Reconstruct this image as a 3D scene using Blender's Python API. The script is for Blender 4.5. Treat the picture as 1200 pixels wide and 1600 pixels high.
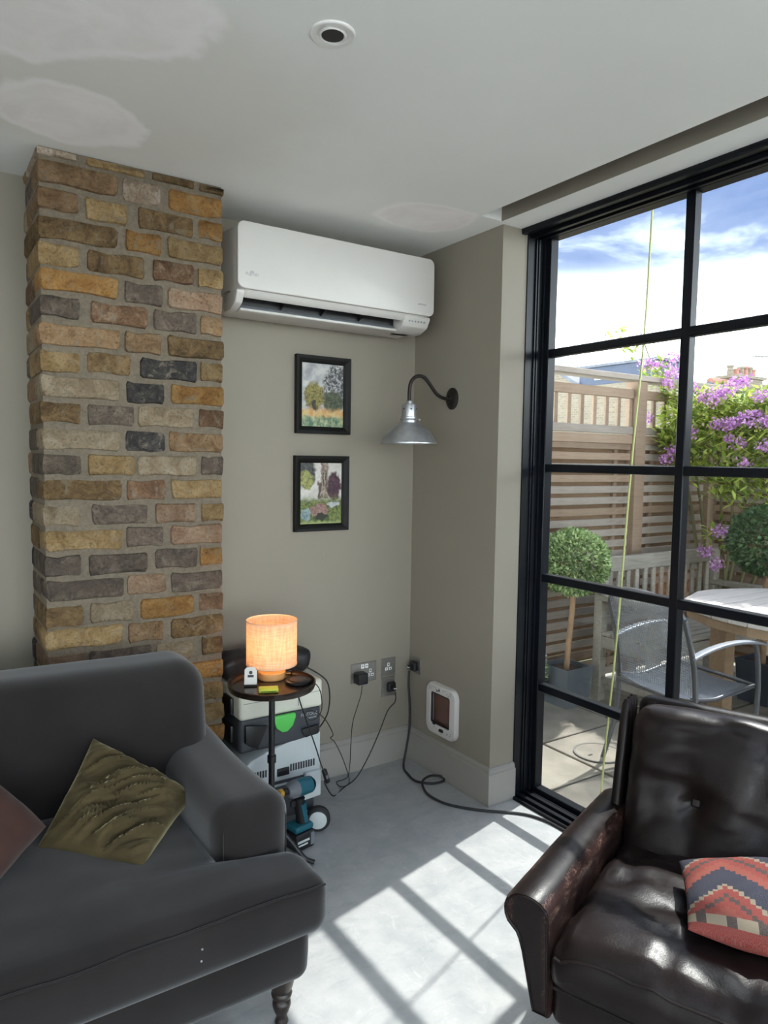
import bpy, bmesh, math, random
from math import sin, cos, pi, radians, tan, sqrt, atan2
from mathutils import Vector, Matrix, noise
random.seed(7)
for o in list(bpy.data.objects): bpy.data.objects.remove(o)
scene = bpy.context.scene
COL = scene.collection

# ------------------------------------------------------------------ camera, sky, sun, exposure
EXPOSURE = 1.45
SUN_E = 2.3
SKY = 1.0
def make_camera():
    yw, p, r = radians(33.4), radians(-4.1), radians(0.85)
    fw = Vector((sin(yw)*cos(p), cos(yw)*cos(p), sin(p)))
    rt = Vector((cos(yw), -sin(yw), 0)); up = rt.cross(fw)
    rt2 = rt*cos(r)+up*sin(r); up2 = -rt*sin(r)+up*cos(r)
    cd = bpy.data.cameras.new('camera'); c = bpy.data.objects.new('camera', cd); COL.objects.link(c)
    m = Matrix((rt2, up2, -fw)).transposed().to_4x4(); m.translation = (0, 0, 1.38)
    c.matrix_world = m
    cd.sensor_fit = 'VERTICAL'; cd.sensor_height = 36; cd.sensor_width = 27; cd.lens = 1115/1600*36
    cd.clip_start = .02; cd.clip_end = 300
    scene.camera = c
make_camera()
vs = scene.view_settings
vs.view_transform = 'Standard'; vs.look = 'None'; vs.exposure = EXPOSURE; vs.gamma = 1; vs.use_curve_mapping = False

def make_world():
    w = bpy.data.worlds.new('sky'); scene.world = w; w.use_nodes = True
    nt = w.node_tree; N = nt.nodes; L = nt.links; N.clear()
    out = N.new('ShaderNodeOutputWorld'); bg = N.new('ShaderNodeBackground'); L.new(bg.outputs[0], out.inputs[0])
    tc = N.new('ShaderNodeTexCoord')
    sep = N.new('ShaderNodeSeparateXYZ'); L.new(tc.outputs['Generated'], sep.inputs[0])
    # clouds laid out on a flat layer overhead: direction / (z + k)
    ad = N.new('ShaderNodeMath'); ad.operation = 'ADD'; ad.inputs[1].default_value = .22; L.new(sep.outputs[2], ad.inputs[0])
    mx = N.new('ShaderNodeMath'); mx.operation = 'MAXIMUM'; mx.inputs[1].default_value = .08; L.new(ad.outputs[0], mx.inputs[0])
    dv = N.new('ShaderNodeVectorMath'); dv.operation = 'DIVIDE'; L.new(tc.outputs['Generated'], dv.inputs[0])
    cb = N.new('ShaderNodeCombineXYZ')
    for i in range(3): L.new(mx.outputs[0], cb.inputs[i])
    L.new(cb.outputs[0], dv.inputs[1])
    nz = N.new('ShaderNodeTexNoise'); nz.inputs['Scale'].default_value = 2.1; nz.inputs['Detail'].default_value = 7; nz.inputs['Roughness'].default_value = .55; nz.inputs['Distortion'].default_value = .3
    mp = N.new('ShaderNodeMapping'); mp.inputs['Location'].default_value = (6.2, 0.4, 0); L.new(dv.outputs[0], mp.inputs[0]); L.new(mp.outputs[0], nz.inputs[0])
    r = N.new('ShaderNodeValToRGB'); L.new(nz.outputs[0], r.inputs[0])
    e = r.color_ramp.elements
    e[0].position = .38; e[0].color = (.122, .176, .325, 1)
    e[1].position = .66; e[1].color = (6.0, 6.25, 6.4, 1)
    a = e.new(.48); a.color = (.172, .23, .37, 1)
    a = e.new(.55); a.color = (.42, .49, .62, 1)
    # haze towards the horizon
    hz = N.new('ShaderNodeMapRange'); hz.inputs[1].default_value = .13; hz.inputs[2].default_value = .265; hz.inputs[3].default_value = 1; hz.inputs[4].default_value = 0; hz.interpolation_type = 'SMOOTHSTEP'
    L.new(sep.outputs[2], hz.inputs[0])
    mixn = N.new('ShaderNodeMix'); mixn.data_type = 'RGBA'; L.new(hz.outputs[0], mixn.inputs[0]); L.new(r.outputs[0], mixn.inputs[6]); mixn.inputs[7].default_value = (3.9, 4.2, 4.35, 1)
    L.new(mixn.outputs[2], bg.inputs[0]); bg.inputs[1].default_value = SKY
make_world()
sun_d = bpy.data.lights.new('sun', 'SUN'); sun_d.energy = SUN_E; sun_d.angle = radians(.6); sun_d.color = (1, .975, .94)
sun = bpy.data.objects.new('sun', sun_d); COL.objects.link(sun)
sun.rotation_euler = Vector((.637, .152, 1)).to_track_quat('Z', 'Y').to_euler(); sun.location = (6, 2, 8)

# ------------------------------------------------------------------ helpers
WM = {}
def tag(o, label=None, cat=None, group=None, kind=None):
    if label: o['label'] = label
    if cat: o['category'] = cat
    if group: o['group'] = group
    if kind: o['kind'] = kind
    return o
def thing(name, label, cat, loc=(0, 0, 0), rz=0, group=None, kind=None):
    o = bpy.data.objects.new(name, None); COL.objects.link(o); o.empty_display_size = .05
    o.location = loc; o.rotation_euler = (0, 0, rz)
    WM[o] = Matrix.Translation(loc) @ Matrix.Rotation(rz, 4, 'Z')
    return tag(o, label, cat, group, kind)

class G:
    """collects geometry in the parent's local frame"""
    def __init__(s): s.v = []; s.f = []
    def add(s, verts, faces, m=None):
        k = len(s.v)
        for p in verts: s.v.append(tuple(m @ Vector(p)) if m else tuple(p))
        for f in faces: s.f.append(tuple(i+k for i in f))
        return s
    def box(s, x0, x1, y0, y1, z0, z1, m=None):
        return s.add([(x0,y0,z0),(x1,y0,z0),(x1,y1,z0),(x0,y1,z0),(x0,y0,z1),(x1,y0,z1),(x1,y1,z1),(x0,y1,z1)],
                     [(0,3,2,1),(4,5,6,7),(0,1,5,4),(1,2,6,5),(2,3,7,6),(3,0,4,7)], m)
    def lathe(s, prof, n=24, m=None, closed=True):
        vs_ = []; fs = []
        for (r, z) in prof:
            for i in range(n): a = 2*pi*i/n; vs_.append((r*cos(a), r*sin(a), z))
        k = len(prof)
        for j in range(k-1):
            for i in range(n):
                i2 = (i+1) % n; fs.append((j*n+i, j*n+i2, (j+1)*n+i2, (j+1)*n+i))
        if closed:
            fs.append(tuple(range(n-1, -1, -1))); fs.append(tuple((k-1)*n+i for i in range(n)))
        return s.add(vs_, fs, m)
    def tube(s, path, r, n=8, m=None):
        P = [Vector(p) for p in path]; k = len(P)
        R = r if isinstance(r, (list, tuple)) else [r]*k
        vs_ = []; fs = []; up = None
        for i in range(k):
            t = (P[min(i+1, k-1)]-P[max(i-1, 0)]).normalized()
            if up is None:
                up = Vector((0, 0, 1)) if abs(t.z) < .9 else Vector((1, 0, 0))
            a = (up - t*up.dot(t)).normalized(); b = t.cross(a); up = a
            for j in range(n):
                q = 2*pi*j/n; vs_.append(P[i]+(a*cos(q)+b*sin(q))*R[i])
        for i in range(k-1):
            for j in range(n):
                j2 = (j+1) % n; fs.append((i*n+j, i*n+j2, (i+1)*n+j2, (i+1)*n+j))
        fs.append(tuple(range(n-1, -1, -1))); fs.append(tuple((k-1)*n+i for i in range(n)))
        return s.add(vs_, fs, m)
    def prism(s, poly, h0, h1, m=None):
        """poly in xy, extruded z from h0 to h1"""
        n = len(poly); vs_ = [(x, y, h0) for x, y in poly]+[(x, y, h1) for x, y in poly]
        fs = [tuple(range(n-1, -1, -1)), tuple(range(n, 2*n))]+[(i, (i+1) % n, n+(i+1) % n, n+i) for i in range(n)]
        return s.add(vs_, fs, m)
    def soft(s, size, r, flat=(6, 6, 6), deform=None, m=None, k=4):
        S = [a/2 for a in size]; r = min(r, min(S)*.999)
        ax = []
        for a in range(3):
            h = S[a]-r
            pts = [-(h+r*tan(pi/4*i/k)) for i in range(k, 0, -1)]
            nf = flat[a]; pts += [-h+2*h*i/nf for i in range(nf+1)]
            pts += [h+r*tan(pi/4*i/k) for i in range(1, k+1)]
            ax.append(pts)
        idx = {}; vs_ = []; fs = []
        def vid(i, j, l):
            key = (i, j, l)
            if key not in idx:
                p = Vector((ax[0][i], ax[1][j], ax[2][l]))
                c = Vector([max(-(S[a]-r), min(S[a]-r, p[a])) for a in range(3)])
                d = p-c
                if d.length > 1e-9: p = c+d.normalized()*r
                if deform: p = deform(p)
                idx[key] = len(vs_); vs_.append(p)
            return idx[key]
        n = [len(a)-1 for a in ax]
        for l, flip in ((0, 1), (n[2], 0)):
            for i in range(n[0]):
                for j in range(n[1]):
                    q = [vid(i, j, l), vid(i+1, j, l), vid(i+1, j+1, l), vid(i, j+1, l)]; fs.append(tuple(q[::-1] if flip else q))
        for j, flip in ((0, 0), (n[1], 1)):
            for i in range(n[0]):
                for l in range(n[2]):
                    q = [vid(i, j, l), vid(i+1, j, l), vid(i+1, j, l+1), vid(i, j, l+1)]; fs.append(tuple(q[::-1] if flip else q))
        for i, flip in ((0, 1), (n[0], 0)):
            for j in range(n[1]):
                for l in range(n[2]):
                    q = [vid(i, j, l), vid(i, j+1, l), vid(i, j+1, l+1), vid(i, j, l+1)]; fs.append(tuple(q[::-1] if flip else q))
        return s.add(vs_, fs, m)
    def pillow(s, w, h, t, n=30, pinch=.07, wr=.006, seed=0, m=None, power=.42, line=0):
        vs_ = []; fs = []; ids = {}
        for side in (1, -1):
            for i in range(n+1):
                for j in range(n+1):
                    u = sin(pi/2*(2*i/n-1)); v = sin(pi/2*(2*j/n-1))
                    edge = i in (0, n) or j in (0, n)
                    if edge and side == -1: continue
                    x = w/2*u*(1-pinch*(1-v*v)); y = h/2*v*(1-pinch*(1-u*u))
                    b = max(0, (1-u*u)*(1-v*v))**power
                    z = side*t/2*b
                    q = noise.noise(Vector((x*9+seed, y*9, side*3+seed)))
                    z += side*wr*q*min(1, b*2.5)
                    if line: z += side*line*b**.4*abs(noise.noise(Vector((x*3+y*22+seed, y*5-x*2, side+seed))))
                    ids[(side, i, j)] = len(vs_); vs_.append((x, y, z))
        g = lambda sd, i, j: ids.get((sd, i, j), ids.get((1, i, j)))
        for i in range(n):
            for j in range(n):
                fs.append((g(1, i, j), g(1, i+1, j), g(1, i+1, j+1), g(1, i, j+1)))
                fs.append((g(-1, i, j+1), g(-1, i+1, j+1), g(-1, i+1, j), g(-1, i, j)))
        return s.add(vs_, fs, m)
    def mesh(s, name, smooth=False, bevel=0, seg=2, angle=40):
        me = bpy.data.meshes.new(name); me.from_pydata(s.v, [], s.f)
        if bevel:
            bm = bmesh.new(); bm.from_mesh(me); bmesh.ops.remove_doubles(bm, verts=bm.verts, dist=1e-6)
            ed = [e for e in bm.edges if len(e.link_faces) == 2 and e.calc_face_angle(0) > radians(30)]
            bmesh.ops.bevel(bm, geom=ed, offset=bevel, segments=seg, profile=.5, affect='EDGES', clamp_overlap=True)
            bm.to_mesh(me); bm.free()
        me.validate(); me.update()
        if smooth or bevel:
            me.polygons.foreach_set('use_smooth', [True]*len(me.polygons))
            try: me.set_sharp_from_angle(angle=radians(angle))
            except Exception: pass
        return me
    def build(s, name, mat, parent=None, smooth=False, bevel=0, seg=2, world=True, angle=40, recalc=False):
        """world=True: geometry given in world space, moved into the parent's frame"""
        root = parent
        while root is not None and root not in WM: root = root.parent
        if root is not None and world:
            inv = WM[root].inverted(); s.v = [tuple(inv @ Vector(p)) for p in s.v]
        me = s.mesh(name, smooth, bevel, seg, angle)
        if recalc:
            bm = bmesh.new(); bm.from_mesh(me); bmesh.ops.recalc_face_normals(bm, faces=bm.faces); bm.to_mesh(me); bm.free()
        me.materials.append(mat)
        o = bpy.data.objects.new(name, me); COL.objects.link(o)
        if parent is not None: o.parent = parent
        return o
def T(x, y, z): return Matrix.Translation((x, y, z))
def RX(a): return Matrix.Rotation(radians(a), 4, 'X')
def RY(a): return Matrix.Rotation(radians(a), 4, 'Y')
def RZ(a): return Matrix.Rotation(radians(a), 4, 'Z')
def spline(pts, n=6):
    P = [Vector(p) for p in pts]; out = []
    for i in range(len(P)-1):
        a, b, c, d = P[max(i-1, 0)], P[i], P[i+1], P[min(i+2, len(P)-1)]
        for k in range(n):
            t = k/n
            out.append(.5*((2*b)+(c-a)*t+(2*a-5*b+4*c-d)*t*t+(3*b-a-3*c+d)*t**3))
    out.append(P[-1]); return out
def move_base(o, p):
    """shift a mesh object's origin to p without moving its geometry"""
    o.data.transform(Matrix.Translation(-Vector(p))); o.location = p
    return o

# ------------------------------------------------------------------ materials
class MT:
    def __init__(s, name):
        s.m = bpy.data.materials.new(name); s.m.use_nodes = True; s.nt = s.m.node_tree
        s.N = s.nt.nodes; s.L = s.nt.links
        s.b = s.N['Principled BSDF']; s.tc = s.N.new('ShaderNodeTexCoord'); s.co = s.tc.outputs['Object']
    def set(s, k, v): s.b.inputs[k].default_value = v; return s
    def node(s, t, **kw):
        n = s.N.new(t)
        for k, v in kw.items(): setattr(n, k, v)
        return n
    def val(s, sock, v):
        if hasattr(v, 'is_output') or isinstance(v, bpy.types.NodeSocket): s.L.new(v, sock)
        else: sock.default_value = v
    def math(s, op, a, b=0, c=None):
        n = s.node('ShaderNodeMath', operation=op); s.val(n.inputs[0], a); s.val(n.inputs[1], b)
        if c is not None: s.val(n.inputs[2], c)
        return n.outputs[0]
    def noise(s, scale, detail=4, rough=.5, vec=None, dist=0, stretch=None):
        n = s.node('ShaderNodeTexNoise'); n.inputs['Scale'].default_value = scale; n.inputs['Detail'].default_value = detail
        n.inputs['Roughness'].default_value = rough; n.inputs['Distortion'].default_value = dist
        v = vec or s.co
        if stretch:
            mp = s.node('ShaderNodeMapping'); mp.inputs['Scale'].default_value = stretch; s.L.new(v, mp.inputs[0]); v = mp.outputs[0]
        s.L.new(v, n.inputs[0]); return n.outputs[0]
    def ramp(s, fac, stops):
        n = s.node('ShaderNodeValToRGB'); s.L.new(fac, n.inputs[0]); e = n.color_ramp.elements
        while len(e) < len(stops): e.new(.5)
        for i, (p, c) in enumerate(stops):
            e[i].position = p; e[i].color = (c[0], c[1], c[2], 1) if not isinstance(c, (int, float)) else (c, c, c, 1)
        return n.outputs[0]
    def mix(s, fac, a, b, mode='MIX'):
        n = s.node('ShaderNodeMix', data_type='RGBA', blend_type=mode)
        s.val(n.inputs[0], fac)
        for k, v in ((6, a), (7, b)):
            if isinstance(v, tuple): v = (v[0], v[1], v[2], 1)
            s.val(n.inputs[k], v)
        return n.outputs[2]
    def smooth(s, x, a, b, lo=0., hi=1.):
        n = s.node('ShaderNodeMapRange', interpolation_type='SMOOTHSTEP'); s.val(n.inputs[0], x)
        for i, v in zip((1, 2, 3, 4), (a, b, lo, hi)): n.inputs[i].default_value = v
        return n.outputs[0]
    def xyz(s, vec=None):
        n = s.node('ShaderNodeSeparateXYZ'); s.L.new(vec or s.co, n.inputs[0]); return n.outputs
    def color(s, v): s.val(s.b.inputs['Base Color'], v if not isinstance(v, tuple) else (*v, 1)); return s
    def bump(s, h, strength=.3, dist=.01):
        n = s.node('ShaderNodeBump'); n.inputs['Strength'].default_value = strength; n.inputs['Distance'].default_value = dist
        s.L.new(h, n.inputs['Height']); s.L.new(n.outputs[0], s.b.inputs['Normal']); return s
def plain(name, c, rough=.5, metal=0, var=.12, scale=8, bump=0, bscale=60, spec=None, sheen=0, coat=0, stretch=None):
    t = MT(name); t.set('Roughness', rough).set('Metallic', metal)
    if var:
        n = t.noise(scale, 4, .55, stretch=stretch)
        a = tuple(max(0, x*(1-var)) for x in c); b = tuple(min(1, x*(1+var)) for x in c)
        t.color(t.ramp(n, [(.3, a), (.7, b)]))
    else: t.color(c)
    if bump: t.bump(t.noise(bscale, 3, .6, stretch=stretch), bump, .004)
    if spec is not None: t.set('Specular IOR Level', spec)
    if sheen: t.set('Sheen Weight', sheen); t.set('Sheen Roughness', .4)
    if coat: t.set('Coat Weight', coat)
    return t.m
# ------------------------------------------------------------------ material set
M = {}
M['wall'] = plain('wall_paint', (.268, .240, .195), .75, var=.03, scale=2.5, bump=.04, bscale=120)
M['skirt'] = plain('skirting_paint', (.315, .300, .272), .5, var=.03, scale=4)
M['black'] = plain('black_powder_coat', (.006, .0075, .011), .34, var=.1, scale=20, spec=.25)
M['dark_plastic'] = plain('black_plastic', (.009, .009, .0105), .42, var=.1)
M['rubber'] = plain('black_rubber', (.014, .014, .015), .6, var=.1)
M['white_plastic'] = plain('white_plastic', (.61, .59, .56), .38, var=.015)
M['white_trim'] = plain('white_trim', (.78, .77, .74), .45, var=.02)
M['grey_plastic'] = plain('grey_plastic', (.16, .17, .19), .45, var=.06)
M['steel'] = plain('brushed_steel', (.33, .32, .30), .42, .85, var=.08, scale=40, stretch=(1, 1, 30))
M['galv'] = plain('galvanised_steel', (.52, .54, .57), .36, .9, var=.16, scale=30)
M['bronze'] = plain('dark_bronze', (.03, .024, .022), .45, .6, var=.2)
M['wood_dark'] = plain('dark_stained_wood', (.022, .015, .012), .35, var=.3, scale=14, stretch=(1, 1, .2))
M['wood_lamp'] = plain('lamp_wood', (.55, .30, .11), .45, var=.2, scale=20, stretch=(.3, 3, 3))
M['socket_white'] = plain('socket_white', (.85, .85, .85), .35, var=0)
M['yellow'] = plain('lime_yellow', (.62, .72, .06), .5, var=.04)
M['green_latch'] = plain('green_latch', (.10, .58, .10), .4, var=.05)
M['cream'] = plain('cream_plastic', (.66, .66, .56), .5, var=.05)
M['lightgrey'] = plain('pale_grey_plastic', (.55, .60, .60), .45, var=.05)
M['anth'] = plain('anthracite_plastic', (.045, .05, .06), .5, var=.1)
M['teal'] = plain('teal_plastic', (.004, .10, .14), .4, var=.06)
M['brass'] = plain('brass', (.75, .45, .10), .3, .8, var=.1)
M['ink'] = plain('grey_print', (.30, .31, .32), .6, var=0)
M['ink_dark'] = plain('dark_print', (.03, .03, .035), .6, var=0)
M['ink_silver'] = plain('silver_print', (.45, .47, .48), .5, var=0)

def mat_floor():
    t = MT('polished_concrete'); t.set('Specular IOR Level', .35)
    a = t.noise(1.6, 6, .6, dist=.4); b = t.noise(9, 8, .65); c = t.noise(60, 4, .6)
    col = t.ramp(a, [(.28, (.33, .345, .355)), (.52, (.40, .41, .412)), (.75, (.47, .47, .46))])
    col = t.mix(.6, col, t.ramp(b, [(.3, (.29, .308, .32)), (.55, (.42, .426, .424)), (.8, (.52, .517, .505))]))
    sm = t.noise(5, 6, .65, dist=1.2, stretch=(1, 2.6, 1)); col = t.mix(t.smooth(sm, .5, .7, 0., .5), col, (.29, .30, .31))
    sm2 = t.noise(11, 6, .7, dist=1.6, stretch=(2.2, 1, 1)); col = t.mix(t.smooth(sm2, .55, .72, 0., .45), col, (.56, .555, .54))
    col = t.mix(t.ramp(c, [(.62, 0.), (.72, .35)]), col, (.27, .27, .265))
    t.color(col); t.val(t.b.inputs['Roughness'], t.ramp(b, [(.3, .34), (.7, .55)])); t.bump(b, .05, .01); return t.m
M['floor'] = mat_floor()

def mat_ceiling():
    t = MT('patched_ceiling'); t.set('Roughness', .8)
    x, y, z = t.xyz()
    def blob(cx, cy, rx, ry, rot, seed, edge=.10, amp=.75):
        ca, sa = cos(rot), sin(rot)
        dx = t.math('SUBTRACT', x, cx); dy = t.math('SUBTRACT', y, cy)
        u = t.math('ADD', t.math('MULTIPLY', dx, ca/rx), t.math('MULTIPLY', dy, sa/rx))
        v = t.math('ADD', t.math('MULTIPLY', dx, -sa/ry), t.math('MULTIPLY', dy, ca/ry))
        d = t.math('SQRT', t.math('ADD', t.math('MULTIPLY', u, u), t.math('MULTIPLY', v, v)))
        n = t.noise(4.5, 4, .55)
        d = t.math('ADD', d, t.math('MULTIPLY', t.math('SUBTRACT', n, .5), amp))
        return d, t.smooth(d, 1-edge, 1+edge, 1., 0.)
    base = t.ramp(t.noise(2.2, 4, .5), [(.3, (.85, .855, .825)), (.7, (.89, .895, .865))])
    d1, m1 = blob(.27, 1.62, .30, .22, -.55, 0)
    d2, m2 = blob(.375, 2.13, .20, .17, .2, 1)
    d3, m3 = blob(1.62, 2.21, .19, .145, -.2, 2)
    dh, mh = blob(.42, 1.93, .55, .42, -.3, 3, .35, .6)
    col = t.mix(mh, base, (.80, .785, .74))
    smear = t.ramp(t.noise(6, 6, .6, dist=.6), [(.4, (.91, .87, .855)), (.62, (.97, .935, .93))])
    for m in (m1, m2, m3): col = t.mix(m, col, smear)
    for d in (d2, d3, d1):
        ring = t.math('MULTIPLY', t.smooth(d, .84, .97), t.smooth(d, .97, 1.10, 1., 0.))
        col = t.mix(t.math('MULTIPLY', ring, .7), col, (.985, .96, .955))
    t.color(col); t.bump(t.noise(14, 4, .5), .04, .01); return t.m
M['ceiling'] = mat_ceiling()
M['bounce_wall'] = plain('bounce_white_paint', (.84, .84, .82), .75, var=.02)  # unseen walls made white to bounce daylight into the room
M['ceiling_plain'] = plain('ceiling_paint', (.70, .70, .67), .8, var=.02)

def mat_brick(name, c1, c2, c3):
    t = MT(name); t.set('Roughness', .92); t.set('Specular IOR Level', .2)
    oi = t.node('ShaderNodeObjectInfo')
    vm = t.node('ShaderNodeVectorMath', operation='MULTIPLY_ADD'); 
    geo = t.node('ShaderNodeNewGeometry'); t.L.new(geo.outputs['Position'], vm.inputs[0]); vm.inputs[1].default_value = (1, 1, 1)
    cb = t.node('ShaderNodeCombineXYZ')
    t.val(cb.inputs[0], t.math('MULTIPLY', oi.outputs['Random'], 37.)); t.val(cb.inputs[1], t.math('MULTIPLY', oi.outputs['Random'], 91.)); t.L.new(cb.outputs[0], vm.inputs[2])
    v = vm.outputs[0]
    n1 = t.noise(20, 7, .72, v, .8); n2 = t.noise(120, 6, .75, v); n3 = t.noise(30, 6, .7, v, .6)
    col = t.ramp(n1, [(.34, c2), (.50, c1), (.66, c3)])
    col = t.mix(t.ramp(n2, [(.54, 0.), (.66, .75)]), col, tuple(x*.35 for x in c2))
    col = t.mix(t.ramp(n3, [(.56, 0.), (.66, .8)]), col, (.26, .22, .165))
    hs = t.node('ShaderNodeHueSaturation'); t.val(hs.inputs['Value'], t.math('MULTIPLY_ADD', oi.outputs['Random'], .36, .70)); t.L.new(col, hs.inputs['Color'])
    t.color(hs.outputs[0]); t.bump(t.math('ADD', t.math('MULTIPLY', n2, .7), n1), 1.0, .010); return t.m
BR = {
 'o': mat_brick('brick_ochre', (.34, .18, .058), (.22, .105, .033), (.42, .255, .105)),
 'y': mat_brick('brick_buff', (.32, .215, .10), (.20, .12, .05), (.42, .30, .16)),
 'b': mat_brick('brick_olive_brown', (.20, .128, .060), (.09, .056, .028), (.31, .205, .105)),
 't': mat_brick('brick_tan', (.31, .195, .105), (.19, .108, .052), (.40, .27, .16)),
 'g': mat_brick('brick_grey_purple', (.145, .112, .088), (.08, .064, .055), (.24, .19, .145)),
 'd': mat_brick('brick_charcoal', (.055, .05, .048), (.03, .028, .03), (.13, .115, .10)),
 'p': mat_brick('brick_pink_tan', (.30, .195, .125), (.20, .115, .07), (.38, .275, .19)),
 'l': mat_brick('brick_pale', (.34, .265, .175), (.23, .165, .10), (.44, .36, .26)),
 'r': mat_brick('brick_red_brown', (.20, .115, .065), (.11, .06, .036), (.36, .26, .175)),
 'w': mat_brick('brick_limewashed', (.40, .31, .23), (.22, .14, .09), (.56, .48, .40)),
}
def mat_mortar():
    t = MT('lime_mortar'); t.set('Roughness', .95)
    n = t.noise(70, 7, .75); n2 = t.noise(9, 5, .6)
    t.color(t.mix(.5, t.ramp(n, [(.33, (.14, .113, .08)), (.62, (.30, .248, .18))]), t.ramp(n2, [(.3, (.185, .15, .108)), (.7, (.275, .227, .165))])))
    t.bump(n, 1.0, .014); return t.m
M['mortar'] = mat_mortar()

def mat_glass():
    t = MT('window_glass'); N = t.N; N.remove(t.b)
    tr = t.node('ShaderNodeBsdfTransparent'); tr.inputs[0].default_value = (.97, .985, .98, 1)
    gl = t.node('ShaderNodeBsdfGlossy'); gl.inputs['Roughness'].default_value = .01
    lw = t.node('ShaderNodeLayerWeight'); lw.inputs[0].default_value = .5
    fac = t.math('MULTIPLY_ADD', t.math('POWER', lw.outputs['Facing'], 5.), .6, .025)
    mx = t.node('ShaderNodeMixShader'); t.L.new(fac, mx.inputs[0]); t.L.new(tr.outputs[0], mx.inputs[1]); t.L.new(gl.outputs[0], mx.inputs[2])
    t.L.new(mx.outputs[0], N['Material Output'].inputs[0]); return t.m
M['glass'] = mat_glass()

# ------------------------------------------------------------------ room shell
ZC = 2.287; XJ = 1.905; YJ = 2.09; YB = 2.655
def struct(name, g, mat, label, **kw): return tag(g.build(name, mat, None, **kw), label, None, None, 'structure')
struct('floor', G().box(-3.4, 2.02, -3.7, 2.9, -.2, 0), M['floor'], 'grey polished concrete floor of the room')
tag(bpy.data.objects['floor'], cat='floor')
g = G().box(-3.4, 1.1, YB, YB+.25, 0, ZC).box(1.1, 2.3, YB, YB+.25, 0, ZC)
tag(struct('wall_back', g, M['wall'], 'greige painted back wall behind the brick chimney breast'), cat='wall')
tag(struct('wall_pier', G().box(XJ, 2.033, YJ, YB, 0, ZC), M['wall'], 'greige wall return beside the glazing with cat flap'), cat='wall')
tag(struct('wall_outer', G().box(2.033, 2.2, 2.135, 2.9, -.1, 2.9), M['wall'], 'outer face of the wall beside the garden door'), cat='wall')
tag(struct('wall_left', G().box(-3.4, -3.2, -3.7, 2.9, 0, ZC), M['bounce_wall'], 'unseen wall on the far left of the room, made white to bounce daylight'), cat='wall')
tag(struct('wall_rear', G().box(-3.2, -2.9, -3.7, -3.5, 0, ZC).box(1.7, 2.3, -3.7, -3.5, 0, ZC), M['bounce_wall'], 'unseen wall behind the viewpoint, made white to bounce daylight'), cat='wall')
# ceiling: boards around a blind slot by the window and the well of the added rooflight behind the viewpoint
SX0, SX1 = 1.775, 1.878
g = G()
g.box(-3.4, SX0, .25, 2.9, ZC, ZC+.28)
g.box(-3.4, -2.9, -3.7, .25, ZC, ZC+.28).box(1.5, SX0, -3.7, .25, ZC, ZC+.28).box(-2.9, 1.5, -3.7, -3.3, ZC, ZC+.28)
g.box(SX0, SX1, 2.068, 2.9, ZC, ZC+.28).box(SX1, 2.2, -3.7, 2.9, ZC, ZC+.28).box(SX0, SX1, -3.7, 2.068, ZC+.10, ZC+.28)
tag(struct('ceiling', g, M['ceiling'], 'off-white ceiling with patches of bare new plaster'), cat='ceiling')

g = G().box(SX1-.004, SX1, -3.6, 2.068, ZC, ZC+.10).box(SX0, SX0+.004, -3.6, 2.068, ZC+.002, ZC+.10).box(SX0, SX1, -3.6, 2.068, ZC+.092, ZC+.10)  # slot faces lined in darker wall paint, their shade put into the colour
tag(struct('trim_slot_shade', g, M['wall'], 'darker greige lining added in the ceiling blind slot along the glazing, standing in for its shade'), cat='blind slot')
def skirting(name, pts, label):
    """pts: plan polyline of the wall foot; profile offset to the room side (left of travel)"""
    prof = [(0, 0), (.018, 0), (.018, .128), (.012, .132), (.012, .142), (.006, .150), (0, .152)]
    P = [Vector((x, y, 0)) for x, y in pts]; k = len(P); vs_ = []; fs = []; n = len(prof)
    for i in range(k):
        d0 = (P[i]-P[i-1]).normalized() if i else None; d1 = (P[i+1]-P[i]).normalized() if i < k-1 else None
        n0 = Vector((-d0.y, d0.x, 0)) if d0 else None; n1 = Vector((-d1.y, d1.x, 0)) if d1 else None
        if n0 and n1: b = (n0+n1); nn = b/(b.dot(n0))
        else: nn = n0 or n1
        for (o, z) in prof: vs_.append(P[i]+nn*o+Vector((0, 0, z)))
    for i in range(k-1):
        for j in range(n-1): fs.append((i*n+j, (i+1)*n+j, (i+1)*n+j+1, i*n+j+1))
    fs.append(tuple(range(n))); fs.append(tuple((k-1)*n+j for j in range(n-1, -1, -1)))
    o = G().add(vs_, fs).build(name, M['skirt'], None, recalc=True)
    tag(o, label, 'skirting board', None, 'structure')
skirting('baseboard_right', [(2.033, YJ), (XJ, YJ), (XJ, YB)][::1], 'grey painted skirting board around the wall return under the cat flap')
skirting('baseboard_back', [(XJ, YB), (.892, YB)], 'grey painted skirting board along the back wall')
skirting('baseboard_left', [(.327, YB), (-3.2, YB)], 'grey painted skirting board left of the chimney breast')

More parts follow.
